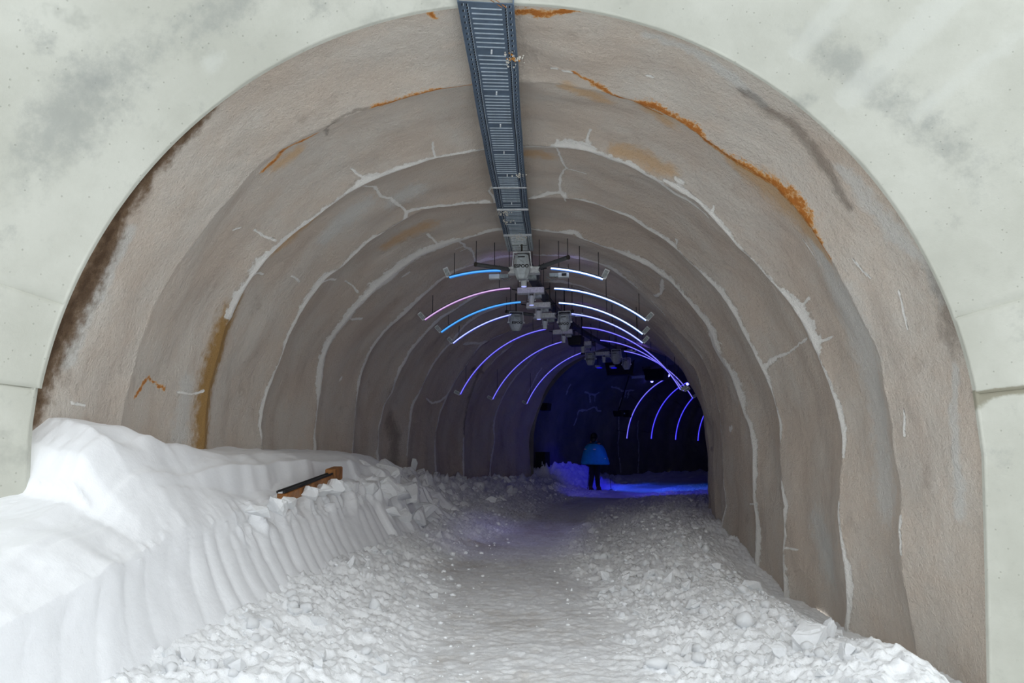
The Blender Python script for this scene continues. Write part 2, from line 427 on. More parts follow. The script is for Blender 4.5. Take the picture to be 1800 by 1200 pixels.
  [(-2.61,1.95,0.011),(-2.6,2.1,0.016),(-2.56,2.27,0.019)],
  [(-4.37,0.52,0.006),(-4.37,0.61,0.011),(-4.38,0.68,0.007)],
  [(-4.19,2.06,0.008),(-4.19,2.29,0.009),(-4.14,2.47,0.016)],
  [(-1.82,5.77,0.061),(-1.73,5.83,0.062)],
  [(-3.66,6.49,0.042),(-3.63,6.55,0.042)],
  [(0.99,0.8,0.021),(1.03,0.8,0.017)],
  [(0.25,0.93,0.018),(0.3,0.93,0.018)],
  [(0.35,0.95,0.018),(0.41,0.95,0.018)],
  [(2.82,1.49,0.011),(2.97,1.49,0.011),(3.07,1.48,0.01)],
  [(3.15,0.85,0.008),(3.26,0.82,0.012),(3.34,0.78,0.008)],
  [(3.5,0.59,0.011),(3.61,0.61,0.011),(3.79,0.64,0.015)],
  [(4.38,0.88,0.016),(4.57,0.9,0.024)],
  [(5.18,1.05,0.008),(5.33,1.05,0.008),(5.47,1.05,0.008)],
  [(5.39,5.24,0.012),(5.42,5.58,0.016)],
  [(5.76,3.8,0.015),(5.75,3.56,0.014)],
  [(4.43,6.42,0.055),(4.41,6.31,0.052)],
  [(-3.02,16.86,0.044),(-2.66,16.8,0.046),(-2.18,16.67,0.05)],
 ],
 'o': [
  [(-3.22,2.46,0.089),(-3.37,2.47,0.125),(-3.56,2.5,0.138),(-3.75,2.53,0.15),(-3.86,2.52,0.149),(-4.03,2.54,0.148),(-4.2,2.54,0.135),(-4.42,2.58,0.135),(-4.72,2.61,0.135)],
 ],
 'r': [
  [(0.43,0.94,0.012),(0.5,1.0,0.017),(0.58,1.04,0.022),(0.66,1.1,0.032),(0.77,1.16,0.028),(0.87,1.21,0.02),(0.97,1.19,0.025),(1.04,1.17,0.048),(1.13,1.12,0.057),(1.19,1.11,0.047),(1.29,1.15,0.038),(1.4,1.17,0.043),(1.52,1.18,0.048),(1.64,1.24,0.049),(1.73,1.26,0.045),(1.83,1.27,0.05),(1.96,1.26,0.059),(2.1,1.21,0.063),(2.22,1.18,0.066),(2.32,1.13,0.074),(2.44,1.09,0.092),(2.55,1.05,0.09),(2.66,1.05,0.081),(2.75,1.09,0.055),(2.86,1.09,0.032),(2.98,1.08,0.023),(3.06,1.07,0.018)],
  [(1.02,1.21,0.024),(1.14,1.26,0.025),(1.23,1.27,0.02)],
  [(-0.39,1.15,0.024),(-0.49,1.17,0.015),(-0.61,1.16,0.024),(-0.75,1.13,0.038),(-0.85,1.13,0.043),(-0.96,1.12,0.028),(-1.04,1.14,0.043),(-1.11,1.13,0.042),(-1.2,1.09,0.032)],
  [(-1.71,1.19,0.014),(-1.84,1.19,0.019),(-1.93,1.15,0.023),(-2.0,1.16,0.028),(-2.07,1.21,0.032),(-2.14,1.24,0.038),(-2.21,1.26,0.029)],
  [(-0.09,0.21,0.021),(-0.01,0.19,0.034),(0.09,0.2,0.034),(0.23,0.17,0.031),(0.28,0.15,0.027),(0.36,0.11,0.03),(0.47,0.07,0.029),(0.55,0.06,0.026)],
  [(1.01,0.11,0.023),(1.14,0.11,0.027),(1.31,0.11,0.033),(1.49,0.11,0.027)],
  [(-0.67,0.1,0.021),(-0.64,0.2,0.013)],
  [(-4.28,1.34,0.021),(-4.2,1.41,0.022),(-4.14,1.48,0.024),(-4.11,1.57,0.012),(-4.14,1.73,0.012),(-4.18,1.87,0.014)],
 ],
 'y': [
  [(2.0,1.34,0.101),(2.23,1.32,0.168),(2.47,1.27,0.201),(2.69,1.22,0.179),(2.88,1.22,0.104),(3.07,1.15,0.055)],
  [(-2.21,2.54,0.094),(-2.41,2.56,0.107),(-2.59,2.5,0.091)],
  [(-1.18,4.57,0.149),(-1.42,4.56,0.126),(-1.68,4.62,0.105)],
  [(1.0,2.24,0.094),(1.29,2.19,0.119),(1.52,2.16,0.092)],
  [(0.17,2.85,0.109),(0.36,2.89,0.08)],
  [(1.09,1.29,0.07),(1.32,1.35,0.081)],
  [(0.43,1.2,0.066),(0.75,1.37,0.071)],
  [(-2.09,1.35,0.078),(-1.91,1.32,0.059)],
 ],
 'b': [
  [(-4.51,0.15,0.108),(-4.32,0.19,0.123),(-4.14,0.23,0.126),(-3.92,0.25,0.129),(-3.65,0.25,0.124),(-3.37,0.23,0.119),(-3.14,0.21,0.113),(-2.91,0.2,0.102),(-2.64,0.21,0.084),(-2.39,0.22,0.066),(-2.15,0.19,0.052),(-1.92,0.15,0.039),(-1.69,0.1,0.029),(-1.46,0.11,0.02)],
  [(1.06,0.12,0.017),(1.32,0.13,0.027),(1.55,0.13,0.027)],
 ],
 'l': [
  [(2.55,0.36,0.063),(2.87,0.35,0.084),(3.13,0.32,0.088),(3.3,0.26,0.06)],
  [(2.88,1.33,0.088),(3.15,1.36,0.147),(3.38,1.3,0.212),(3.64,1.33,0.243),(3.88,1.36,0.225),(4.16,1.42,0.201),(4.45,1.43,0.181),(4.73,1.44,0.17),(5.1,1.44,0.142)],
  [(3.39,0.19,0.064),(3.65,0.18,0.057)],
  [(4.13,0.25,0.044),(4.4,0.31,0.051),(4.71,0.33,0.045),(5.1,0.37,0.045)],
  [(-4.12,0.4,0.052),(-3.81,0.39,0.053),(-3.49,0.38,0.054),(-3.19,0.38,0.048)],
  [(0.84,0.26,0.035),(1.29,0.29,0.042),(1.8,0.37,0.051)],
  [(-1.68,3.05,0.122),(-1.92,3.12,0.138),(-2.16,3.14,0.108)],
  [(-1.11,3.33,0.117),(-1.33,3.37,0.117)],
  [(5.48,3.04,0.185),(5.72,2.77,0.212)],
  [(-4.12,2.19,0.091),(-4.53,2.24,0.113)],
 ],
 'd': [
  [(-1.23,1.08,0.014),(-1.38,1.07,0.014),(-1.53,1.08,0.023),(-1.59,1.16,0.025),(-1.64,1.23,0.021),(-1.63,1.38,0.012)],
  [(3.41,0.11,0.105),(3.66,0.12,0.134),(3.9,0.17,0.111)],
  [(1.65,0.37,0.036),(1.87,0.42,0.066),(2.08,0.41,0.058),(2.35,0.49,0.059),(2.77,0.56,0.053)],
  [(-4.19,9.17,0.158),(-4.51,9.57,0.177),(-4.95,9.46,0.205)],
  [(-2.73,12.58,0.046),(-2.74,13.18,0.038)],
  [(-2.59,12.94,0.061),(-2.97,13.07,0.059),(-3.47,13.2,0.056),(-3.88,13.32,0.055),(-4.34,13.35,0.054)],
 ],
 'c2': [
  [(-3.03,21.29,0.03),(-3.09,21.75,0.03),(-3.07,22.08,0.03),(-2.97,22.37,0.03)],
  [(-3.09,21.75,0.03),(-3.38,22.0,0.03)],
  [(-3.07,22.08,0.03),(-3.34,22.35,0.03)],
  [(-4.31,21.44,0.03),(-4.05,21.54,0.03),(-3.77,21.49,0.03),(-3.71,21.96,0.03),(-3.57,22.5,0.03)],
  [(-3.58,22.61,0.03),(-3.71,22.91,0.03),(-3.72,23.14,0.03)],
  [(-2.68,22.97,0.03),(-2.71,23.64,0.03),(-2.79,23.96,0.03),(-2.67,24.73,0.03)],
  [(-2.8,24.24,0.03),(-3.03,24.45,0.03)],
  [(-2.78,24.45,0.03),(-3.04,24.64,0.03)],
  [(-3.1,24.2,0.03),(-4.52,24.93,0.03),(-6.1,25.02,0.03)],
  [(-4.02,26.23,0.03),(-5.45,26.38,0.03),(-6.15,26.31,0.03)],
  [(-3.19,20.03,0.03),(-2.99,19.98,0.03),(-2.87,20.0,0.03)],
 ],
}
RINGS = [
  [(-1.2,1.09),(-0.96,1.12),(-0.75,1.11),(-0.39,1.13),(1.52,1.18),(1.83,1.27),(2.1,1.21),(2.32,1.13),(2.56,1.06)],
  [(-4.67,2.61),(-4.2,2.54),(-3.86,2.52),(-3.56,2.5),(-3.17,2.4),(-2.84,2.33),(-2.52,2.37),(-2.19,2.43),(-1.92,2.43),(-1.51,2.35),(-1.13,2.42),(-0.77,2.47),(-0.28,2.53),(0.22,2.54),(0.53,2.37),(1.16,2.36),(1.53,2.39),(1.76,2.27),(2.08,2.28),(2.36,2.33),(2.71,2.44),(3.09,2.38),(3.29,2.27),(3.6,2.25),(3.83,2.28),(4.0,2.23),(4.26,2.14),(4.52,2.11),(4.75,2.1),(5.17,2.13),(5.43,2.12),(5.7,2.06),(5.89,2.07),(6.27,2.22)],
  [(-4.67,4.06),(-4.4,3.95),(-4.1,3.97),(-3.68,4.04),(-3.29,3.92),(-2.88,3.87),(-2.54,3.83),(-2.33,3.94),(-2.11,3.88),(-1.76,3.85),(-1.37,3.91),(-1.28,3.7),(-0.94,3.8),(-0.55,3.93),(-0.23,4.06),(0.15,4.03),(0.41,3.8),(0.63,3.86),(0.89,3.83),(1.23,3.86),(1.66,3.87),(2.0,3.9),(2.26,3.96),(2.62,3.89),(3.02,3.87),(3.36,3.91),(3.76,3.94),(4.05,3.94),(4.39,3.95),(4.7,3.93),(5.02,3.84),(5.31,3.72),(5.61,3.83),(6.06,3.89),(6.34,3.85)],
  [(-4.68,5.8),(-4.07,5.72),(-3.67,5.6),(-3.24,5.43),(-2.83,5.41),(-2.42,5.33),(-2.03,5.34),(-1.49,5.23),(-0.94,5.14),(-0.59,5.25),(-0.22,5.26),(0.18,5.26),(0.78,5.14),(1.07,5.35),(1.42,5.36),(1.76,5.26),(2.09,5.29),(2.48,5.29),(2.89,5.22),(3.29,5.33),(3.64,5.35),(4.04,5.27),(4.36,5.19),(4.65,5.03),(4.99,5.0),(5.24,5.08),(5.69,5.08),(6.15,5.2)],
  [(-4.79,7.34),(-4.12,7.31),(-3.66,7.14),(-3.29,7.12),(-2.79,6.96),(-2.35,6.93),(-1.94,6.92),(-1.4,6.91),(-0.9,6.86),(0.16,6.83),(0.48,6.73),(0.83,6.58),(1.1,6.66),(1.37,6.68),(1.72,6.86),(2.16,6.92),(2.5,7.12),(2.87,7.21),(3.24,7.13),(3.77,7.29),(4.17,7.25),(4.8,7.29),(5.57,7.26),(6.28,7.88)],
  [(-5.02,8.65),(-4.31,8.61),(-3.89,8.64),(-3.42,8.64),(-2.96,8.64),(-2.44,8.65),(-1.89,8.58),(-1.25,8.54),(1.07,8.8),(1.55,8.79),(2.13,9.07),(2.64,8.85),(3.12,8.61),(3.53,8.59),(3.94,8.75)],
  [(-5.06,10.03),(-4.34,10.04),(-3.81,10.03),(-3.39,10.12),(-2.87,10.1),(-2.36,10.21),(-1.71,9.98),(-1.17,10.09),(-0.63,10.36)],
  [(-5.3,11.71),(-4.73,11.69),(-4.03,11.67),(-3.46,11.73),(-2.87,11.84),(-2.32,11.78),(-1.97,11.58),(-1.33,12.09)],
  [(-5.49,13.31),(-4.48,13.34),(-3.88,13.32),(-3.2,13.21),(-2.43,13.21),(-1.74,13.25)],
  [(-5.53,15.26),(-4.6,15.33),(-3.99,15.27),(-3.07,15.31),(-2.31,15.27),(-1.49,15.25)],
]
# ------------------------------------------------------------------ mesh helpers
def fill_mesh(name, V, F):
    """V (n,3), F (k,4) arrays -> mesh, quickly"""
    me = bpy.data.meshes.new(name)
    F = np.asarray(F, np.int32)
    me.vertices.add(len(V))
    me.vertices.foreach_set('co', np.ascontiguousarray(V, np.float32).ravel())
    me.loops.add(F.size)
    me.loops.foreach_set('vertex_index', F.ravel())
    me.polygons.add(len(F))
    me.polygons.foreach_set('loop_start', np.arange(0, F.size, F.shape[1], dtype=np.int32))
    me.polygons.foreach_set('use_smooth', np.ones(len(F), bool))
    me.update(calc_edges=True)
    return me


def grid_obj(name, V, mat, parent=None, attrs=None, flip=False):
    n, m = V.shape[:2]
    i = np.arange(n * m).reshape(n, m)
    q = [i[:-1, :-1].ravel(), i[:-1, 1:].ravel(), i[1:, 1:].ravel(), i[1:, :-1].ravel()]
    if flip:
        q = q[::-1]
    me = fill_mesh(name, V.reshape(-1, 3), np.stack(q, 1))
    me.materials.append(mat)
    for k, (typ, key, d) in (attrs or {}).items():
        at = me.attributes.new(k, typ, 'POINT')
        at.data.foreach_set(key, np.ascontiguousarray(d, np.float32).ravel())
    o = bpy.data.objects.new(name, me)
    col.objects.link(o)
    if parent is not None:
        o.parent = parent
    return o


def struct(o):
    o['kind'] = 'structure'
    return o


def tag(o, label, cat, group=None):
    o['label'] = label
    o['category'] = cat
    if group:
        o['group'] = group
    return o


def paint(lines, A, S, wmin, warp=.010, seed=3, soft=2.0):
    """distance-based mask of traced marks on the (around, along) grid"""
    F = np.zeros((len(S), len(A)))
    AA, SS = np.meshgrid(A, S)
    wa = AA + warp * 2 * fbm(AA * 9, SS * 9, seed) ; ws = SS + warp * 2 * fbm(AA * 9 + 50, SS * 9, seed + 5)
    for ln in lines:
        for (a0, s0, w0), (a1, s1, w1) in zip(ln[:-1], ln[1:]):
            w0 = max(w0, wmin); w1 = max(w1, wmin)
            mg = soft * max(w0, w1) + 2 * warp
            i0, i1 = np.searchsorted(S, [min(s0, s1) - mg, max(s0, s1) + mg])
            j0, j1 = np.searchsorted(A, [min(a0, a1) - mg, max(a0, a1) + mg])
            if i1 <= i0 or j1 <= j0:
                continue
            pa = wa[i0:i1, j0:j1] - a0; ps = ws[i0:i1, j0:j1] - s0
            da, ds = a1 - a0, s1 - s0
            L = da * da + ds * ds + 1e-9
            t = np.clip((pa * da + ps * ds) / L, 0, 1)
            d = np.hypot(pa - t * da, ps - t * ds)
            v = np.clip(1 - d / (soft * (w0 + (w1 - w0) * t)), 0, 1)
            F[i0:i1, j0:j1] = np.maximum(F[i0:i1, j0:j1], v)
    return F


def vault(A, S, R, D):
    """points of the horseshoe lining; D = outward displacement"""
    AA, SS = np.meshgrid(A, S)
    up = np.abs(AA) < R * math.pi / 2
    th = np.clip(AA / R, -math.pi / 2, math.pi / 2)
    r = R + D
    u = r * np.sin(th)
    z = np.where(up, ZC + r * np.cos(th), ZC - (np.abs(AA) - R * math.pi / 2))
    X, Y = us(u, SS)
    return np.stack([X, Y, z], -1)


# ------------------------------------------------------------------ tunnel lining
A_MAX = RT * math.pi / 2 + 2.0
A = np.linspace(-A_MAX, A_MAX, 820)
S = 4.6 * np.exp(np.arange(0, math.log((S_END + 4.65) / 4.6), .0030)) - 4.6
S = S[S < S_END - .02]
S = np.append(S, S_END)
AA, SS = np.meshgrid(A, S)
ring_s = [np.full(len(A), -.35)]
for i, rg in enumerate(RINGS):
    q = np.array(rg)
    f = np.interp(A, q[:, 0], q[:, 1])
    k = np.ones(41) / 41
    fp = np.pad(f, 20, mode='edge')
    ring_s.append(np.convolve(fp, k, 'valid'))
ring_s.append(np.full(len(A), 16.9)); ring_s.append(np.full(len(A), 18.5))
ring_s = np.array(ring_s)
D = np.zeros_like(AA)
for i in range(len(ring_s) - 1):
    lo, hi = ring_s[i], ring_s[i + 1]
    f = (SS - lo[None]) / (hi - lo)[None]
    ins = (f >= 0) & (f < 1)
    b = .045 + .06 * hsh(np.array([i]), np.array([7]), 5)[0]
    D = np.where(ins, b * np.sin(math.pi * np.clip(f, 0, 1)) ** .75, D)
D += .10 * fbm(AA * .9, SS * .9, 31, 3)
D += .016 * fbm(AA * 2.6, SS * 2.8, 47, 3)
D += .004 * fbm(AA * 14, SS * 14, 53, 2)
D += .035 * np.exp(-SS / .25)
D = np.maximum(D, -.07)
f_w = paint([[(a, s, w * .78) for a, s, w in l] for l in TRACES['w']], A, S, .0115, .008)
f_r = paint(TRACES['r'], A, S, .014, .016, 7)
f_y = paint(TRACES['y'], A, S, .03, .03, 9)
f_b = paint(TRACES['b'], A, S, .016, .016, 11)
f_l = paint(TRACES['l'], A, S, .03, .03, 13)
f_d = paint(TRACES['d'], A, S, .02, .03, 15)
f_o = paint(TRACES['o'], A, S, .03, .014, 17)
D -= .007 * np.clip(f_w * 1.6 - .3, 0, 1) + .004 * f_r
V = vault(A, S, RT, D)
lining = grid_obj('wall_vault', V, M['lining'], attrs={
    'rs': ('FLOAT_VECTOR', 'vector', np.stack([AA, SS, 0 * AA], -1)),
    'stain_a': ('FLOAT_COLOR', 'color', np.stack([f_w, f_r, f_y, f_b], -1)),
    'stain_b': ('FLOAT_COLOR', 'color', np.stack([f_l, f_d, f_o, 0 * f_o + 1], -1))})
struct(lining)

# ------------------------------------------------------------------ dark chamber behind the light lining
A2M = R2 * math.pi / 2 + 2.0
A2 = np.linspace(-A2M, A2M, 300)
S2 = np.concatenate([np.arange(S_END, 33, .06), np.arange(33, 46.1, .5)])
AA2, SS2 = np.meshgrid(A2, S2)
D2 = .09 * fbm(AA2 * .8, SS2 * .8, 71, 3) + .03 * fbm(AA2 * 2.6, SS2 * 2.6, 73, 2) \
    + .05 * np.abs(np.sin((SS2 - 24.0) * math.pi / 1.9))
f_c = paint(TRACES['c2'], A2, S2, .035, .02, 21)
V2 = vault(A2, S2, R2, D2)
chamber = grid_obj('wall_chamber', V2, M['chamber'], attrs={
    'stain_a': ('FLOAT_COLOR', 'color', np.stack([f_c, 0 * f_c, 0 * f_c, 0 * f_c + 1], -1))})
struct(chamber)
# unseen cap added round the bend to keep sky light out; step between sections
q = np.linspace(0, 1, 12)[:, None, None]
edge = V2[-1][None]; mid = np.array(P(0, 46.1, ZC))[None, None]
struct(grid_obj('wall_unseen_light_cap', mid + (edge - mid) * q, M['chamber']))
Va = vault(A2, np.array([S_END, S_END]), R2, np.full((2, len(A2)), .12))
Vb = vault(A2 * (A_MAX / A2M), np.array([S_END, S_END]), RT, np.full((2, len(A2)), -.06))
step = np.stack([Vb[0], Va[0]], 0)
struct(grid_obj('wall_chamber_step', step, M['chamber']))

# ------------------------------------------------------------------ concrete portal: a flaring collar on two piers
portal = bpy.data.objects.new('wall_portal', None)
col.objects.link(portal)
struct(portal)
FLARE_R, FLARE_S = 1.0, 1.3
PIER_U = {1: ([-.8, .04, .72, 1.43, 1.65, 1.83], [2.83, 2.85, 2.90, 2.945, 2.932, 2.922]),
          -1: ([-.8, .5, 1.18, 1.44, 1.62, 1.83], [2.88, 2.92, 2.94, 2.952, 2.958, 2.945])}
Z_J = 1.83


def collar_pts(th, t, lip=0):
    r = RP + FLARE_R * t
    u = r * np.sin(th); z = ZC + r * np.cos(th)
    s = np.where(t < 0, -t * 1.0, -FLARE_S * t)
    r0 = RP
    u = np.where(t < 0, r0 * np.sin(th), u); z = np.where(t < 0, ZC + r0 * np.cos(th), z)
    X, Y = us(u, s)
    return X, Y, z, u, s


def collar_segment(name, th0, th1, nth, proud, stainf):
    tt = np.concatenate([[-.03, -.01, 0.0, .004, .01], np.linspace(.02, 1, 60)])
    th = np.linspace(th0, th1, nth)
    TH, T = np.meshgrid(th, tt)
    X, Y, Z, u, s = collar_pts(TH, T)
    # small relief of the cast surface and a rounded arris at the joints
    e = np.minimum(TH - th0, th1 - TH) * RP
    sink = .018 * np.exp(-(e / .012) ** 2) - proud
    rel = .010 * fbm(TH * RP * 1.3, T * 1.6, 91, 3) + .003 * fbm(TH * RP * 9, T * 9, 93, 2)
    nrm = np.where(T > .001, 1, 0) * (sink + rel)
    dirr = np.stack([np.cos(0) * np.sin(TH) * .79, .61 + 0 * TH, np.cos(TH) * .79], -1)
    V = np.stack([X, Y, Z], -1) + dirr * nrm[..., None]
    st = stainf(TH, T, u, Z)
    return grid_obj(name, V, M['concrete'], portal, {'stain_a': ('FLOAT_COLOR', 'color', st)}, flip=True)


def stain_crown(TH, T, u, z):
    z0 = 0 * TH
    arris = z0
    grey = .75 * np.exp(-((TH + .95) / .22) ** 2 - ((T - .30) / .16) ** 2) + .6 * np.exp(-((TH + .62) / .12) ** 2 - ((T - .25) / .1) ** 2) \
        + .65 * np.exp(-((TH - .68) / .16) ** 2 - ((T - .22) / .1) ** 2) + .5 * np.exp(-((TH - .95) / .2) ** 2 - ((T - .3) / .15) ** 2)
    lt = .8 * np.exp(-((TH - .60) / .03) ** 2) * (T > .12) + .9 * np.exp(-((TH - .74) / .035) ** 2) * (T > .1) \
        + .7 * np.exp(-((TH - .86) / .02) ** 2) * (T > .25) + .8 * (np.exp(-(((TH + .70) * 3.2) / .12) ** 2 - ((T - .12) / .05) ** 2))
    return np.stack([arris, grey, lt, z0 + 1], -1)


TH_J = R_(73.3); TH_P = math.acos((Z_J - ZC) / RP)
collar_segment('crown_segment', -TH_J, TH_J, 240, .0, stain_crown)
for sg in (-1, 1):
    def stain_sh(TH, T, u, z, sg=sg):
        j = np.exp(-((TH_P - np.abs(TH)) * RP / .022) ** 2) * (1.1 if sg > 0 else .3)
        g = .4 * np.exp(-((T - .25) / .15) ** 2)
        return np.stack([j, g, 0 * TH, 0 * TH + 1], -1)
    a0, a1 = (TH_J, TH_P) if sg > 0 else (-TH_P, -TH_J)
    collar_segment('shoulder_segment', a0, a1, 40, .006 if sg > 0 else 0, stain_sh)
    # pier below the joint
    zz = np.append(np.linspace(-.8, Z_J - .006, 110), [Z_J + .005, Z_J + .05])
    tt = np.concatenate([[-.03, -.01, 0.0, .004, .01], np.linspace(.02, 1, 50)])
    Z, T = np.meshgrid(zz, tt, indexing='ij')
    ui = np.interp(Z, *PIER_U[sg])
    spread = FLARE_R * np.sin(math.acos(min(1, (Z_J - ZC) / RP)))
    u = sg * (ui + np.where(T > 0, T, 0) * spread)
    s = np.where(T < 0, -T, -FLARE_S * T)
    rel = .008 * fbm(Z * 2, T * 2 + sg * 9, 101, 3) + .003 * fbm(Z * 10, T * 10, 103, 2)
    form = .02 * (Z > Z_J) + .004 * np.exp(-((Z - (1.42 if sg > 0 else 1.70)) / .008) ** 2) + .012 * np.exp(-((Z_J - Z) / .012) ** 2)
    X, Y = us(u + sg * np.where(T > .001, rel + form + (.004 if sg > 0 else 0), 0), s)
    drip = np.clip(1 - (Z_J - Z) / (.05 + .22 * np.clip(.5 + 1.6 * vnoise(T * 14, 0 * T, 5), 0, 1)), 0, 1) * (1.3 if sg > 0 else .3)
    drip += .5 * np.clip(vnoise(T * 22, Z * 1.2, 9) * 2, 0, 1) * np.clip(vnoise(T * 5, Z * 3, 15) * 2 + .2, 0, 1)
    st = np.stack([drip, .25 + 0 * Z, 0 * Z, 0 * Z + 1], -1)
    ZP = Z + np.clip(T, 0, None) * FLARE_R * math.cos(TH_P) * sstep(.6, Z_J, Z)
    grid_obj('pier', np.stack([X, Y, ZP], -1), M['concrete'], portal,
             {'stain_a': ('FLOAT_COLOR', 'color', st)}, flip=(sg < 0))
# the flat facade round the collar, standing outside the picture
m_ = 96
th = np.linspace(-math.pi * .62, math.pi * .62, m_)
ro = RP + FLARE_R
ring_u = ro * np.sin(th); ring_z = np.maximum(ZC + ro * np.cos(th), -1.0)
low = np.abs(th) > TH_P
out_u = np.clip(np.tan(np.clip(th, -1.5, 1.5)) * 8, -14, 14); out_u = np.where(np.abs(th) > 1.5, 14 * np.sign(th), out_u)
out_z = np.where(np.abs(th) < 1.02, 9.0, np.interp(np.abs(th), [1.02, math.pi * .62], [9.0, -1.0]))
ring_u = np.where(low, np.sign(th) * (RP + FLARE_R), ring_u)
g = []
X, Y = us(ring_u * .96, -FLARE_S + .28)
g.append(np.stack([X, Y, ZC + (ring_z - ZC) * .96], -1))
for f in np.linspace(0, 1, 14):
    X, Y = us(ring_u * (1 - f) + out_u * f, -FLARE_S)
    g.append(np.stack([X, Y + 0 * X, ring_z * (1 - f) + out_z * f], -1))
grid_obj('facade', np.array(g), M['concrete'], portal)

# ------------------------------------------------------------------ snow heights
IP = np.interp
UB = ([-6, -1.3, 1, 6, 8, 10, 14, 18, 24], [-2.6, -2.2, -1.86, -1.55, -1.5, -1.45, -1.5, -1.75, -1.8])
ZB = ([-6, -1, 1, 6, 9, 14, 18, 30], [.35, .40, .38, .30, .28, .22, .15, .12])
UI = ([-6, 0, 8, 14, 18, 24], [-.8, -.7, -.6, -.8, -1.35, -1.4])
Z0 = ([-6, 0, 8, 14, 18, 24, 30], [0, 0, 0, .04, .09, .12, .15])
HLF = ([5.5, 7.0, 8.2, 10.2, 12.9, 15.3, 17.6, 19.0, 20.5, 22, 24.5, 30], [.3, .75, 1.02, .90, .66, .56, .46, .66, .66, .42, .2, .2])
HR = ([-6, .7, 2.2, 3.9, 5.2, 7, 9, 14, 20], [-.12, -.12, -.13, -.14, .0, .2, .22, .15, .1])
HC = ([-6, .3, 2, 4, 6, 8, 10, 14, 18], [.06, .07, .09, .10, .20, .28, .25, .14, .08])


def floor_base(u, s):
    u = np.asarray(u, float); s = np.asarray(s, float)
    ub = IP(s, *UB); zb = IP(s, *ZB); ui = IP(s, *UI); z0 = IP(s, *Z0)
    hl = np.maximum(IP(s, *HLF), zb)
    hr = IP(s, *HR); hc = IP(s, *HC)
    # left of the road
    t = sstep(0, 1, (u - ui) / (ub - ui))
    zl = z0 + (zb - z0) * np.clip((u - ui) / (ub - ui), 0, 1) ** 1.3
    tb = np.clip((u - ub) / (-3.0 - ub), 0, 1)
    pile = zb + (hl - zb) * (sstep(0, .75, tb) * .85 + .15 * tb)
    mound = sstep(18.2, 19.2, s) * (1 - sstep(20.2, 22.5, s))
    pile = pile + mound * .22 * np.exp(-((u + 2.2) / .6) ** 2)
    left = np.where(u < ub, pile, zl)
    # right of the road
    tr = np.clip((u - .8) / 1.35, 0, 1)
    zr = z0 + (hc - 0) * sstep(0, 1, tr)
    tw = np.clip((u - 2.2) / .75, 0, 1)
    right = zr + (hr - hc - z0) * sstep(0, 1, tw)
    z = np.where(u < ui, left, np.where(u > .8, right, z0))
    # smooth drift lump at the foot of the pier
    z = z + .16 * np.exp(-((u - 2.42) / .25) ** 2 - ((s - .25) / .42) ** 2) + .05 * np.exp(-((u - 2.1) / .3) ** 2 - ((s - .1) / .5) ** 2)
    return z


def floor_rough(u, s):
    """0 on the trodden, icy middle, 1 in the loose snow"""
    c = -.05 + .12 * np.sin(s * .8)
    w = .75 - .25 * sstep(3, 9, s)
    r = sstep(w * .6, w * 1.7, np.abs(u - c))
    return np.clip(r + .35 * fbm(u * 1.3, s * 1.1, 201, 2), 0, 1)


def floor_z(u, s, fine=True):
    z = floor_base(u, s)
    r = floor_rough(u, s)
    deep = sstep(17, 18.5, s) * sstep(-1.4, -1.9, u)
    z = z + deep * (caps(u, s, .5, .8, .3, .7, 271) * .45 + caps(u + 4, s, .24, .8, .3, .7, 273) * .6)
    lump = sstep(.05, .3, np.abs(u - 2.42) + np.abs(s - .25) * .7)       # the drift lump stays smooth
    edge = 1 - .75 * sstep(2.45, 2.8, u) * (1 - sstep(5, 7, s))
    r = r * (.15 + .85 * lump) * edge
    z = z + .05 * fbm(u * 1.4, s * 1.4, 203, 2) * (.4 + r)
    if fine:
        wx = u + .03 * fbm(u * 6, s * 6, 205, 2); wy = s + .03 * fbm(u * 6 + 9, s * 6, 207, 2)
        pile = sstep(-1.5, -1.9, u) * sstep(7, 8, s)
        z = z + (caps(wx, wy, .34, .42, .15, .5, 211) * .5 * (.35 + 2.6 * pile) + caps(wx, wy, .17, .45, .2, .62, 221) * .5 * (.7 + 1.3 * pile)
                 + caps(wx + 3, wy, .075, .5, .25, .62, 231) * .5) * r
        z = z + .012 * fbm(u * 10, s * 22, 241, 3) * (1 - .3 * r) + .010 * fbm(u * 30, s * 45, 243, 2) + r * (.10 * (.25 - np.abs(fbm(u * 5.5, s * 7, 251, 4))) + .055 * (.25 - np.abs(fbm(u * 14, s * 16, 257, 3)))) + .02 * r * fbm(u * 34, s * 34, 253, 2)
        # ruts and the rungs of a vehicle track beside the middle
        tr = np.exp(-((u - 1.35 - .03 * np.sin(s)) / .17) ** 4) * sstep(1.5, 3, s) * (1 - sstep(8.5, 10, s))
        z = z + tr * (.014 * np.sign(np.sin(s * 2 * math.pi / .15)) * (vnoise(s * 3, u * 3, 77) > -.2) - .01)
    return z


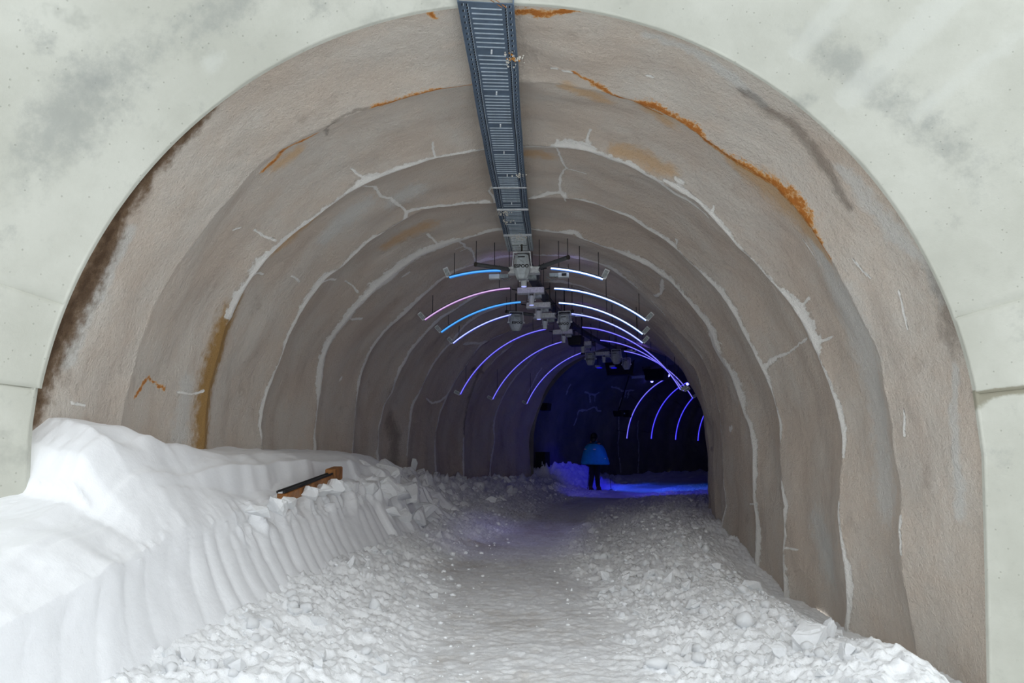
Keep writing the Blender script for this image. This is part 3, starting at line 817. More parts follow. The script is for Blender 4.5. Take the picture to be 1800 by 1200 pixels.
# ------------------------------------------------------------------ floor: trodden and loose snow on the tunnel road
sd = np.concatenate([np.linspace(1.2, 2.9, 24)[:-1], 2.9 * np.exp(np.arange(0, math.log(28.5 / 2.9), .0036)), np.arange(28.7, 51, .6)])
SF = sd - 4.6
un = np.linspace(-1, 1, 640)
UN, SG = np.meshgrid(un, SF)
W = 3.06 + .78 * np.clip(-SG - .02, 0, None) + .22 * sstep(17.9, 18.15, SG)
UG = UN * W
ZF = floor_z(UG, SG)
X, Y = us(UG, SG)
rough = floor_rough(UG, SG)
dirt = .48 * (1 - rough) + .25 * np.exp(-((UG + .9) / .35) ** 2) * sstep(4, 8, SG) + .22 * sstep(.1, .5, fbm(UG * 1.1, SG * .9, 261, 3))
dirt = np.clip(dirt * (1 - .55 * sstep(2.2, 2.6, UG)), 0, 1)
floor = grid_obj('floor', np.stack([X, Y, ZF], -1), M['snow'],
                 attrs={'snow': ('FLOAT_COLOR', 'color', np.stack([dirt, np.clip(1 - rough * 1.3, 0, 1), 0 * dirt, 0 * dirt + 1], -1))})
struct(floor)

# open snow behind the place where the picture was taken
gx, gy = np.meshgrid(np.linspace(-40, 40, 90), np.concatenate([np.linspace(-60, -4, 40), np.linspace(-3.2, 1.7, 14)]))
gz = -.12 + .25 * fbm(gx * .1, gy * .1, 301, 3) + .95 * sstep(-2.2, -3.4, gx) + .6 * sstep(3.5, 6, gx)
snowfield = grid_obj('floor_snowfield', np.stack([gx, gy, gz], -1), M['bank'])
struct(snowfield)

# ------------------------------------------------------------------ snow bank with its cut face
BC_U = ([-6, -.4, 1.66, 4, 6, 8.6], [-2.55, -2.25, -2.18, -2.0, -1.95, -1.9])
BC_Z = ([-6, -1, -.4, 1.66, 3, 5.5, 6.6, 7.8, 8.8], [.66, .80, .88, 1.00, 1.04, 1.02, .90, .78, .5])
BH_Z = ([-6, -1.5, -.3, -.02, .12, .34, .8, 1.17, 2.0, 2.75, 4, 6.2, 6.9, 7.6, 8.4, 8.9], [1.05, 1.12, 1.17, 1.22, 1.50, 1.66, 1.64, 1.55, 1.49, 1.45, 1.46, 1.42, 1.38, 1.2, 1.0, .5])
sb = np.concatenate([np.linspace(1.2, 2.6, 16)[:-1], 2.6 * np.exp(np.arange(0, math.log(13.5 / 2.6), .0042))]) - 4.6
qb = np.linspace(0, 1, 330)
QB, SB = np.meshgrid(qb, sb)
# profile in q: 0 wall .. .38 shelf .. .5 step .. .62 crest .. 1 foot
j_sp = int(np.argmin(np.abs(A + RT * math.pi / 2 - .05)))       # the lining's own line at the height of the bank
uw = -np.where(SB > .03, RT + IP(SB, S, D[:, j_sp]) + .02, 2.965 + .765 * np.clip(-SB, 0, None) + .02)
uc = IP(SB, *BC_U) + .06 * fbm(SB * 1.6, 0 * SB, 401, 3); zc_ = IP(SB, *BC_Z) + .05 * fbm(SB * 2.1, 0 * SB + 5, 403, 3)
ub = IP(SB, *UB) + .06; zb = IP(SB, *ZB) - .10
hw = IP(SB, *BH_Z)
stp = sstep(.9, 2.2, SB) * (1 - sstep(5.2, 6.2, SB))          # the small upper step behind the buried beam
u_s = uc - (.26 + .05 * fbm(SB * 2, 0 * SB + 9, 405, 2))
z_s = hw - (.14 + .07 * (1 - stp)) 
z_b = zc_ + .06
knq = [0, .30, .44, .50, .62, 1.0]
ku = [uw, uw + (u_s - uw) * .62, u_s - .02, u_s + .06, uc, ub]
kz = [hw, hw - .05, z_s * stp + (hw * .45 + z_b * .55) * (1 - stp), z_b * stp + (hw * .3 + z_b * .7) * (1 - stp), zc_, zb]
UBK = np.zeros_like(QB); ZBK = np.zeros_like(QB)
for i in range(5):
    f = np.clip((QB - knq[i]) / (knq[i + 1] - knq[i]), 0, 1)
    ins = (QB >= knq[i]) & (QB <= knq[i + 1])
    if i == 4:      # the cut face, slightly hollow like the blower left it
        fu = f - .16 * np.sin(math.pi * f); fz = f ** 1.15
    else:
        fu = f; fz = f * f * (3 - 2 * f) if i in (1, 2) else f
    UBK = np.where(ins, ku[i] + (ku[i + 1] - ku[i]) * fu, UBK)
    ZBK = np.where(ins, kz[i] + (kz[i + 1] - kz[i]) * fz, ZBK)
# soften the knots
for _ in range(4):
    for arr in (UBK, ZBK):
        arr[:, 1:-1] = .25 * arr[:, :-2] + .5 * arr[:, 1:-1] + .25 * arr[:, 2:]
face = sstep(.60, .70, QB) * (1 - sstep(.97, 1.0, QB))
ph = (SB - 1.0 * (1 - QB) ** 1.5 + .22 * fbm(SB * .9, QB * .7, 411, 2)) / .25
saw = (ph - np.floor(ph))
gro = np.sin(math.pi * saw) ** .6
gamp = .030 * face * np.clip(.75 + 1.3 * fbm(SB * 1.7, QB * 2.2, 413, 2), .1, 1.3) * (.35 + .65 * sstep(-.5, 1.2, SB)) * (1 - .7 * sstep(5.6, 7, SB)) * (.5 + 1.0 * (vnoise(np.floor(ph) * 1.7, 0 * ph, 415) + .5))
UBK += gamp * (gro - .4) + face * (.010 * fbm(SB * 5, QB * 9, 417, 3))
brk = sstep(4.2, 6.2, SB + .9 * vnoise(SB * 1.5, QB * 4, 421)) * sstep(.40, .52, QB)
lumps = caps(SB, UBK * 1.0 + ZBK * .7, .46, .8, .3, .75, 431) * .9 + caps(SB + 7, UBK + ZBK * .7, .17, .8, .25, .65, 433) * .7
crk = sstep(.54, .60, QB) * (1 - sstep(.72 + .05 * vnoise(SB * 3, 0 * SB, 437), .80 + .05 * vnoise(SB * 3, 0 * SB, 437), QB)) * sstep(.9, 1.8, SB) * (1 - sstep(6, 7, SB))
deb = caps(SB + 3, UBK + ZBK, .20, .8, .25, .75, 435) * .8 + caps(SB + 9, UBK + ZBK, .09, .8, .25, .7, 436) * .7
UBK += crk * (deb - .05) * .8
ZBK += crk * (deb - .03) * .6
ZBK += brk * (lumps - .10) * (1 - sstep(.93, 1, QB))
UBK += brk * (lumps - .06) * .6 * (1 - sstep(.93, 1, QB))
topm = 1 - sstep(.58, .66, QB)
ZBK += topm * (.07 * fbm(SB * .9, UBK * 1.6, 441, 3) + .012 * fbm(SB * 3, UBK * 14, 443, 2) * 1.5) + .006 * fbm(SB * 12, QB * 40, 445, 2)
crm = np.exp(-((QB - .63) / .05) ** 2)                       # crumbs along the crest
ZBK += crm * caps(SB, QB * 1.4, .09, .6, .2, .6, 451) * .5 * sstep(-1, .4, SB)
ZBK -= .10 * np.exp(-((SB - .55) / .25) ** 2 - ((QB - .30) / .07) ** 2) * 1.0    # the scoop in the drift by the pier
XB, YB = us(UBK, SB)
bd = np.clip(.5 * np.exp(-((QB - .6) / .08) ** 2) * sstep(-.5, 1.5, SB) * (.5 + fbm(SB * 1.5, QB * 5, 461, 2)), 0, 1)
bank = grid_obj('snow_bank', np.stack([XB, YB, ZBK], -1), M['bank'],
                attrs={'snow': ('FLOAT_COLOR', 'color', np.stack([bd, 0 * bd, 0 * bd, 0 * bd + 1], -1))}, flip=False)
tag(bank, 'high white snow bank with grooved cut face against the tunnel wall', 'snow bank')

SPOT_W = [16, 22, 22]       # watts of the three lit cylindrical spot lamps
STAGE_W = [60, 90, 170]     # watts of the three stage lamps that light the chamber
SMALL_W = [65, 120]         # watts of the two small blue lamps

# ------------------------------------------------------------------ building blocks for things
class MB:
    def __init__(self):
        self.v = []; self.f = []

    def add(self, vs, fs):
        b = len(self.v)
        self.v += [Vector(p) for p in vs]
        self.f += [tuple(i + b for i in f) for f in fs]
        return self

    def box(self, c, size, ax=None, taper=1.0):
        ax = ax or (Vector((1, 0, 0)), Vector((0, 1, 0)), Vector((0, 0, 1)))
        c = Vector(c); h = [q / 2 for q in size]
        vs = []
        for k in (-1, 1):
            t = taper if k < 0 else 1.0
            for i, j in ((-1, -1), (1, -1), (1, 1), (-1, 1)):
                vs.append(c + ax[0] * (i * h[0] * t) + ax[1] * (j * h[1] * t) + ax[2] * (k * h[2]))
        return self.add(vs, [(0, 3, 2, 1), (4, 5, 6, 7), (0, 1, 5, 4), (1, 2, 6, 5), (2, 3, 7, 6), (3, 0, 4, 7)])

    def beam(self, a, b, w, h, up=Vector((0, 0, 1))):
        a = Vector(a); b = Vector(b); d = (b - a)
        L = d.length; d.normalize()
        x = d.cross(up).normalized(); z = x.cross(d).normalized()
        return self.box((a + b) / 2, (w, L, h), (x, d, z))

    def tube(self, pts, r, n=8, cap=True):
        pts = [Vector(p) for p in pts]
        if isinstance(r, (int, float)):
            r = [r] * len(pts)
        rings = []
        ref = Vector((0, 0, 1))
        for i, p in enumerate(pts):
            d = (pts[min(i + 1, len(pts) - 1)] - pts[max(i - 1, 0)]).normalized()
            if abs(d.dot(ref)) > .95:
                rf = Vector((1, 0, 0))
            else:
                rf = ref
            x = d.cross(rf).normalized(); y = x.cross(d).normalized()
            rings.append([p + x * (r[i] * math.cos(2 * math.pi * k / n)) + y * (r[i] * math.sin(2 * math.pi * k / n)) for k in range(n)])
        vs = [q for g in rings for q in g]
        fs = []
        for i in range(len(rings) - 1):
            for k in range(n):
                k2 = (k + 1) % n
                fs.append((i * n + k, i * n + k2, (i + 1) * n + k2, (i + 1) * n + k))
        if cap:
            fs.append(tuple(range(n - 1, -1, -1)))
            fs.append(tuple((len(rings) - 1) * n + k for k in range(n)))
        return self.add(vs, fs)

    def loft(self, rings, cap=True):
        n = len(rings[0]); b = [q for g in rings for q in g]; fs = []
        for i in range(len(rings) - 1):
            for k in range(n):
                k2 = (k + 1) % n
                fs.append((i * n + k, i * n + k2, (i + 1) * n + k2, (i + 1) * n + k))
        if cap:
            fs.append(tuple(range(n - 1, -1, -1)))
            fs.append(tuple((len(rings) - 1) * n + k for k in range(n)))
        return self.add(b, fs)

    def build(self, name, mat, parent=None, smooth=False, bevel=0.):
        me = bpy.data.meshes.new(name)
        org = parent_world(parent)
        me.from_pydata([tuple(p - org) for p in self.v], [], self.f)
        bm = bmesh.new(); bm.from_mesh(me)
        bmesh.ops.recalc_face_normals(bm, faces=bm.faces)
        if bevel:
            bmesh.ops.bevel(bm, geom=[e for e in bm.edges], offset=bevel, segments=1, affect='EDGES')
        bm.to_mesh(me); bm.free()
        if smooth:
            for p in me.polygons:
                p.use_smooth = True
        me.materials.append(mat)
        o = bpy.data.objects.new(name, me)
        col.objects.link(o)
        if parent is not None:
            o.parent = parent
        return o


def parent_world(p):
    v = Vector((0, 0, 0))
    while p is not None:
        v = v + p.location
        p = p.parent
    return v


def thing(name, loc, label, cat, group=None):
    o = bpy.data.objects.new(name, None)
    o.empty_display_size = .1
    col.objects.link(o)
    o.location = loc
    tag(o, label, cat, group)
    return o


def lettering(text, c, right, up, size, mat, parent):
    cu = bpy.data.curves.new('lettering', 'FONT')
    cu.body = text; cu.size = size; cu.align_x = 'CENTER'; cu.align_y = 'CENTER'; cu.extrude = .001; cu.offset = .0022
    t = bpy.data.objects.new('lettering_curve', cu)
    col.objects.link(t)
    dg = bpy.context.evaluated_depsgraph_get()
    me = bpy.data.meshes.new_from_object(t.evaluated_get(dg))
    bpy.data.objects.remove(t)
    nrm = right.cross(up)
    m4 = Matrix((right, up, nrm)).transposed()
    org = parent_world(parent)
    for v in me.vertices:
        v.co = m4 @ v.co + Vector(c) - org
    me.materials.clear(); me.materials.append(mat)
    o = bpy.data.objects.new('lettering', me)
    col.objects.link(o); o.parent = parent
    return o


def lamp_light(kind, name, loc, color, power, target=None, cone=60., blend=.6, size=.05, parent=None):
    l = bpy.data.lights.new(name, kind)
    l.color = color; l.energy = power
    if kind == 'SPOT':
        l.spot_size = R_(cone); l.spot_blend = blend
    l.shadow_soft_size = size
    o = bpy.data.objects.new(name, l)
    col.objects.link(o)
    o.location = Vector(loc) - parent_world(parent)
    if target is not None:
        d = Vector(target) - Vector(loc)
        o.rotation_euler = d.to_track_quat('-Z', 'Y').to_euler()
    if parent is not None:
        o.parent = parent
    return o


def wall_r(th, s):
    """real radius of the uneven lining or chamber wall at an angle from the crown"""
    if s < S_END:
        return RT + float(D[int(np.argmin(np.abs(S - s))), int(np.argmin(np.abs(A - RT * th)))])
    return R2 + float(D2[int(np.argmin(np.abs(S2 - s))), int(np.argmin(np.abs(A2 - R2 * th)))])


def roof(u, s):
    """height at which a rod enters the vault, a finger's breadth into it"""
    r = wall_r(math.asin(max(-1, min(1, u / (RT if s < S_END else R2)))), s)
    return ZC + math.sqrt(max(.01, r * r - u * u)) + .015


# ------------------------------------------------------------------ cable tray under the crown
T_U = ([-.1, 0, .8, 2.0, 3.3, 4.8, 5.8], [-.31, -.295, -.20, -.105, -.035, 0.0, -.01])
T_Z = ([-.1, 0, .8, 2.0, 3.3, 4.8, 5.8], [4.385, 4.38, 4.345, 4.335, 4.325, 4.30, 4.275])
tu = lambda s: float(IP(s, *T_U)); tz = lambda s: float(IP(s, *T_Z))
TW = .365
tray = thing('cable_tray', P(tu(0), 0, tz(0)), 'blue-grey perforated steel cable tray under the tunnel crown', 'cable tray')
tray_secs = [(-.06, 3.30, 'tray', 0), (3.26, 4.02, 'tray', .006), (3.98, 5.05, 'tray', 0), (5.0, 5.85, 'tray_l', .006)]


def strip(mb, s0, s1, du0, du1, dz0, dz1, ns):
    """a bar that follows the tray: du/dz ranges across its section"""
    rings = []
    for i in range(ns + 1):
        s = s0 + (s1 - s0) * i / ns
        u, z = tu(s), tz(s)
        rings.append([P(u + du0, s, z + dz0), P(u + du1, s, z + dz0), P(u + du1, s, z + dz1), P(u + du0, s, z + dz1)])
    mb.loft(rings)


rib_me = {}
for s0, s1, mk, dz in tray_secs:
    mb = MB(); strip(mb, s0, s1, -TW / 2, TW / 2, dz, dz + .004, 24)
    sec = mb.build('base_plate', M[mk], tray)
    for sg in (-1, 1):
        mb = MB(); strip(mb, s0, s1, sg * TW / 2 - .004, sg * TW / 2 + .004, dz - .004, dz + .062, 24)
        mb.build('side_rail', M[mk], sec)
    # transverse slots with bright rolled lips
    s = s0 + .06; k = 0
    while s < s1 - .04:
        k += 1
        if k % 11 == 10:
            mb = MB(); a, b, c = frame(s)
            q = P(tu(s), s, tz(s) + dz - .006)
            mb.box(q, (.012, .05, .010), (a, b, c)); mb.build('joint_bolt', M['zinc_l'], sec)
        else:
            if mk not in rib_me:
                x = MB(); x.box((0, 0, 0), (.205, .0065, .007))
                o = x.build('slot_lip', M['lip'] if mk == 'tray' else M['zinc_l'])
                rib_me[mk] = o.data
                bpy.data.objects.remove(o)
            o = bpy.data.objects.new('slot_lip', rib_me[mk]); col.objects.link(o)
            o.parent = sec
            o.location = P(tu(s), s, tz(s) + dz - .004) - parent_world(sec)
            o.rotation_euler = (0, 0, -(PSI + KAP * s))
        s += .055
    # rows of small perforations along both edges: too small to pick apart
    mh = MB(); ml = MB()
    s = s0 + .03; k = 0
    while s < s1 - .02:
        a, b, c = frame(s)
        for sg in (-1, 1):
            for j, du in enumerate((.128, .158)):
                if j == 1 and k % 2:
                    continue
                q = P(tu(s) + sg * du, s, tz(s) + dz - .002)
                mh.box(q, (.009, .018, .004), (a, b, c))
                ml.box(q + a * .008, (.004, .022, .006), (a, b, c))
        s += .032; k += 1
    o = mh.build('perforation', M['hole'], sec); o['kind'] = 'stuff'
    o = ml.build('perforation_rim', M['lip'], sec); o['kind'] = 'stuff'
# coupling straps and mineral crust where water drips on it
for s, w_, mk in ((4.0, .05, 'zinc'), (5.02, .07, 'zinc_l'), (3.28, .02, 'zinc')):
    mb = MB(); strip(mb, s, s + w_, -TW / 2 - .008, TW / 2 + .008, -.008, .0, 1); mb.build('coupling_strap', M[mk], tray)
rnd = random.Random(5)
for s, du, mk, n, sp in ((.58, .14, 'calcite', 26, .05), (.58, .145, 'rustcrust', 14, .025), (2.9, .14, 'calcite', 14, .03), (4.15, -.12, 'calcite', 30, .05), (4.45, -.10, 'calcite', 18, .05), (5.15, 0., 'calcite', 40, .09)):
    mb = MB()
    for i in range(n):
        a = P(tu(s) + du + rnd.gauss(0, sp * .8), s + rnd.gauss(0, sp), tz(s) - .005)
        r = rnd.uniform(.004, .012)
        mb.tube([a + Vector((0, 0, .004)), a - Vector((0, 0, r * .5)), a - Vector((0, 0, r))], [r, r * .8, r * .2], 5)
    o = mb.build('mineral_crust', M[mk], tray)
    o['kind'] = 'stuff'
    o['label'] = 'whitish drip crust on the tray' if mk == 'calcite' else 'rusty drip crust on the tray'
# two dry straws stuck behind the tray's end
mb = MB()
for d in ((.02, .1), (.06, .13)):
    mb.tube([P(tu(0) - .03 + d[0], -.04, tz(0) + .06), P(tu(0) + d[1], -.05, tz(0) - .02)], .003, 5)
tag(mb.build('straw', M['wood']), 'dry straw stuck over the front end of the cable tray', 'straw')

# ------------------------------------------------------------------ stations: bracket box, spot lamp, light arcs
ST = [6.0, 7.45, 8.75, 9.9, 11.9, 14.0, 16.25]
ORD = ['first', 'second', 'third', 'fourth', 'fifth', 'sixth', 'seventh']
PL_U = [.03, 0., -.025, -.075, -.055, .03, -.06]
PL_Z = [4.03, 4.035, 4.03, 4.035, 4.01, 4.02, 4.03]
PL_W = [.46, .44, .44, .45, .44, .33, .43]
ROOF = ZC + RT
LED = {  # thin light strips: emission colours of the lit face and of the side wings
    'cyan': (mat_emit('led_cyan', (.09, .40, .95, 1), .8), mat_emit('led_cyan_wing', (.02, .22, .75, 1), .5)),
    'pink': (mat_emit('led_pink', (.70, .48, .80, 1), .7), mat_emit('led_pink_wing', (.25, .08, .35, 1), .3)),
    'white': (mat_emit('led_white', (.82, .90, 1, 1), 1.3), mat_emit('led_white_wing', (.02, .16, .65, 1), .6)),
    'pale': (mat_emit('led_pale', (.50, .56, 1, 1), 1.0), mat_emit('led_pale_wing', (.05, .08, .7, 1), .6)),
    'lav': (mat_emit('led_lavender', (.34, .30, 1, 1), .58), mat_emit('led_blue_wing', (.012, .012, .75, 1), .55)),
    'blue': (mat_emit('led_blue', (.10, .085, 1, 1), .95), mat_emit('led_deep_blue_wing', (.008, .006, .7, 1), .6)),
}
LED_TXT = {'cyan': 'cyan', 'pink': 'pale pink', 'white': 'white', 'pale': 'pale blue', 'lav': 'lavender blue', 'blue': 'deep blue'}


def ring_pt(r, deg, s, dz=0):
    t = R_(deg)
    return P(r * math.sin(t), s, ZC + r * math.cos(t) + dz)


def led_arc(s, r0, r1, th0, th1, colr, label, group, thick=.05, rods=(), plate=True, roofR=RT):
    """th0 = end by the crown, th1 = end with the small plate"""
    root = thing('led_arc', ring_pt(r1, th1, s), label, 'light', group)
    n = 40
    f = [i / n for i in range(n + 1)]
    a, b, c = frame(s)
    # luminous underside
    mb = MB(); rings = []
    for q in f:
        th = th0 + (th1 - th0) * q; r = r0 + (r1 - r0) * q
        p = ring_pt(r, th, s); d = (ring_pt(r, th, s) - P(0, s, ZC)).normalized()
        h = thick * .5
        rings.append([p - b * h * .62 - d * h * .5, p - b * h * .62 + d * h * .35, p + b * h * .62 + d * h * .35, p + b * h * .62 - d * h * .5])
    mb.loft(rings); mb.build('diffuser', LED[colr][0], root)
    mb = MB(); rings = []; rings2 = []
    for q in f:
        th = th0 + (th1 - th0) * q; r = r0 + (r1 - r0) * q
        p = ring_pt(r, th, s); d = (p - P(0, s, ZC)).normalized()
        h = thick * .5
        rings.append([p - b * h * .55 - d * h * .95, p - b * h * .55 - d * h * .52, p + b * h * .55 - d * h * .52, p + b * h * .55 - d * h * .95])
        rings2.append([p - b * h * .55 + d * h * .37, p - b * h * .55 + d * h * .62, p + b * h * .55 + d * h * .62, p + b * h * .55 + d * h * .37])
    mb.loft(rings); mb.build('wing', LED[colr][1], root)
    mb = MB(); mb.loft(rings2); mb.build('wing', LED[colr][1], root)
    mb = MB(); rings = []
    for q in f:
        th = th0 + (th1 - th0) * q; r = r0 + (r1 - r0) * q + thick * .46
        p = ring_pt(r, th, s); d = (p - P(0, s, ZC)).normalized()
        h = thick * .4
        rings.append([p - b * h - d * h * .4, p - b * h + d * h * .3, p + b * h + d * h * .3, p + b * h - d * h * .4])
    mb.loft(rings); mb.build('channel', M['arm'], root)
    if plate:
        p = ring_pt(r1 + .085, th1, s); d = (p - P(0, s, ZC)).normalized(); tq = d.cross(b).normalized()
        mb = MB(); mb.box(p, (.075, .02, .15), (tq, b, d))
        pl = mb.build('end_plate', M['zinc'], root, bevel=.003)
        mb = MB(); mb.box(p - b * .012, (.055, .006, .11), (tq, b, d)); mb.build('mesh_panel', M['tray_l'], pl)
    if roofR != RT:
        for q in (.12, .5, .92):
            th = th0 + (th1 - th0) * q; r = r0 + (r1 - r0) * q
            mb = MB(); mb.tube([ring_pt(r + .02, th, s), ring_pt(wall_r(R_(th), s) + .01, th, s)], .008, 6)
            mb.build('stand_off', M['black'], root)
    for q in rods:
        th = th0 + (th1 - th0) * q; r = r0 + (r1 - r0) * q
        p = ring_pt(r, th, s)
        top = roof(r * math.sin(R_(th)), s)
        mb = MB(); mb.tube([p + Vector((0, 0, .02)), Vector((p.x, p.y, min(top, p.z + .75)))], .006, 6)
        mb.build('hanger_rod', M['rod'], root)
    return root


ARCS = [  # station, side, r at crown end, r at outer end, angles, colour
    (0, -1, 2.57, 2.69, -7.1, -23.7, 'cyan'), (0, 1, 2.60, 2.66, 9.3, 26.1, 'white'),
    (1, -1, 2.62, 2.76, -7.7, -40.6, 'pink'), (1, 1, 2.60, 2.74, 8.6, 43.0, 'white'),
    (2, -1, 2.64, 2.80, -7.8, -41.6, 'cyan'), (2, 1, 2.60, 2.69, 7.7, 43.1, 'white'),
    (3, -1, 2.69, 2.84, -13., -43.7, 'pale'), (3, 1, 2.61, 2.67, 10.1, 43.0, 'pale'),
    (4, -1, 2.64, 2.73, -9.6, -64.7, 'lav'), (4, 1, 2.64, 2.75, 8.4, 64.7, 'lav'),
    (5, -1, 2.66, 2.70, -11.5, -64., 'lav'), (5, 1, 2.63, 2.74, 9.3, 62., 'lav'),
    (6, -1, 2.68, 2.62, -13., -63., 'lav'), (6, 1, 2.64, 2.68, 12.1, 62., 'lav')]
for i, sg, r0, r1, t0, t1, cl in ARCS:
    side = 'the cable-tray crown towards the snow-bank wall' if sg < 0 else 'the crown towards the wall without snow bank'
    kind = 'short' if i == 0 else ('medium' if i < 4 else 'long')
    lab = '%s %s light strip, %s station from the portal, %s wall' % (kind, LED_TXT[cl], ORD[i], 'snow bank side' if sg < 0 else 'bare side')
    led_arc(ST[i], r0, r1, t0, t1, cl, lab, 'curved light strips', .043 if i < 4 else .040,
            rods=(.12, .9) if sg < 0 else (.15, .55, .92))
for i, (s, t0, t1) in enumerate(((24.7, -20, -84.5), (26.6, -22, -84.5), (28.5, -24, -85), (30.25, -26, -86))):
    led_arc(s, 2.72, 2.74, t0, t1, 'lav' if i == 0 else 'blue',
            '%s curved light strip on the dark wall, %s one behind the person' % (LED_TXT['lav' if i == 0 else 'blue'], ORD[i]),
            'light strips in the dark chamber', .055, rods=(), plate=False, roofR=R2)

# dark trough that links the stations
mb = MB(); rings = []
for i in range(60):
    s = 5.9 + (17.2 - 5.9) * i / 59
    z = ROOF - .17
    rings.append([P(-.06, s, z - .035), P(.10, s, z - .035), P(.10, s, z + .03), P(-.06, s, z + .03)])
mb.loft(rings)
trough = mb.build('cable_trough', M['arm'])
tag(trough, 'dark grey cable trough running along the crown above the lamps', 'cable trough')
for s in (6.7, 8.1, 9.35, 10.9, 12.7, 15.1, 17.0):
    for u in (-.055, .095):
        mb = MB(); mb.tube([P(u, s, ROOF - .15), P(u, s, roof(u, s))], .005, 6); mb.build('hanger_rod', M['rod'], trough)

lens_lit = mat_emit('spot_lens', (.35, .40, 1, 1), .8)
for i, s in enumerate(ST):
    a, b, c = frame(s)
    u, z, w = PL_U[i], PL_Z[i], PL_W[i]
    notch = i in (0, 3, 6)
    # bracket box: an open galvanised channel hung on rods
    root = thing('bracket_box', P(u, s, z - .05), 'galvanised bracket box on rods, %s from the portal, under the crown' % ORD[i], 'bracket', 'lamp bracket boxes')
    mb = MB()
    e = w / 2
    prof = [(-e, -.045), (e, -.045), (e - (.03 if notch else 0), 0), (e, .045), (-e, .045), (-e + (.03 if notch else 0), 0)]
    mb.loft([[P(u, s, z) + a * x + c * y - b * .05 for x, y in prof], [P(u, s, z) + a * x + c * y + b * .05 for x, y in prof]])
    mb.build('front_channel', M['zinc'], root, bevel=.004)
    mb = MB(); mb.box(P(u, s, z - .05) , (w, .14, .012), (a, b, c)); mb.build('bottom_lip', M['zinc_l'], root)
    mb = MB(); mb.box(P(u + .06, s + .28, z + .02), (w * .62, .36, .10), (a, b, c)); mb.build('connector_box', M['arm'], root)
    mb = MB(); mb.box(P(u + .05, s + .2, z - .06), (w * .5, .10, .07), (a, b, c)); mb.build('ballast', M['tray_l'], root)
    for du in (-e * .96, e * .96):
        mb = MB(); mb.tube([P(u + du, s, z + .04), P(u + du, s, roof(u + du, s))], .006, 6); mb.build('hanger_rod', M['rod'], root)
    for k in range(3):
        mb = MB()
        mb.tube([P(u + e * .45 + .03 * k, s + .1, z + .04), P(u + e * .5 + .03 * k, s + .35, z + .13), P(.02 + .03 * k, s + .6, ROOF - .20)], .007, 5)
        mb.build('cable', M['cable'], root)
    # black end pieces that feed the light strips
    for sg in (-1, 1):
        mb = MB(); mb.tube([P(u + sg * (e + .01), s, z + .01), P(u + sg * (e + .10), s, z + .03)], .011, 6)
        mb.build('feed_lead', M['black'], root)
    # cylindrical spot lamp in its yoke
    su = [.03, .02, -.01, -.06, -.02, 0., 0.][i]; sz = [3.87, 3.87, 3.855, 3.86, 3.85, 3.88, 3.87][i]
    ss = s - .09
    rt = thing('spot_lamp', P(su, ss, sz - .1), 'pale grey cylindrical spot lamp hanging below the %s bracket box' % ORD[i], 'lamp', 'cylindrical spot lamps')
    mb = MB(); mb.tube([P(su, ss, sz + .055), P(su, ss, sz + .05), P(su, ss, sz - .085)], [.036, .043, .043], 16)
    mb.build('barrel', M['lamp_white'], rt, smooth=False)
    mb = MB(); mb.tube([P(su, ss, sz - .085), P(su, ss, sz - .10)], [.045, .044], 16); mb.build('lens_ring', M['zinc_l'], rt)
    k = lens_lit if i < 3 else M['zinc_l']
    mb = MB(); mb.tube([P(su, ss, sz - .099), P(su, ss, sz - .104)], [.036, .036], 16); mb.build('lens', k, rt)
    mb = MB()
    top = z - .055
    for sg in (-1, 1):
        mb.beam(P(su + sg * .052, ss, sz + .0), P(su + sg * .052, ss, top), .006, .022, b)
    mb.box(P(su, ss, top - .002), (.112, .024, .006), (a, b, c))
    mb.build('yoke', M['zinc_l'], rt)
    mb = MB()
    for du in (-.02, 0, .02):
        mb.box(P(su + du, ss, sz + .07), (.010, .03, .03), (a, b, c))
    mb.build('cooling_fins', M['black'], rt)
    for sg in (-1, 1):
        mb = MB(); mb.tube([P(su + sg * .05, ss, sz - .02), P(su + sg * .068, ss, sz - .02)], .008, 8); mb.build('knob', M['zinc'], rt)
    if i < 3:
        lamp_light('SPOT', 'spot_lamp_light', P(su, ss, sz - .12), (.36, .33, 1.0), SPOT_W[i], P(su - .3, ss + .5, 0), 44, .9, .04, rt)

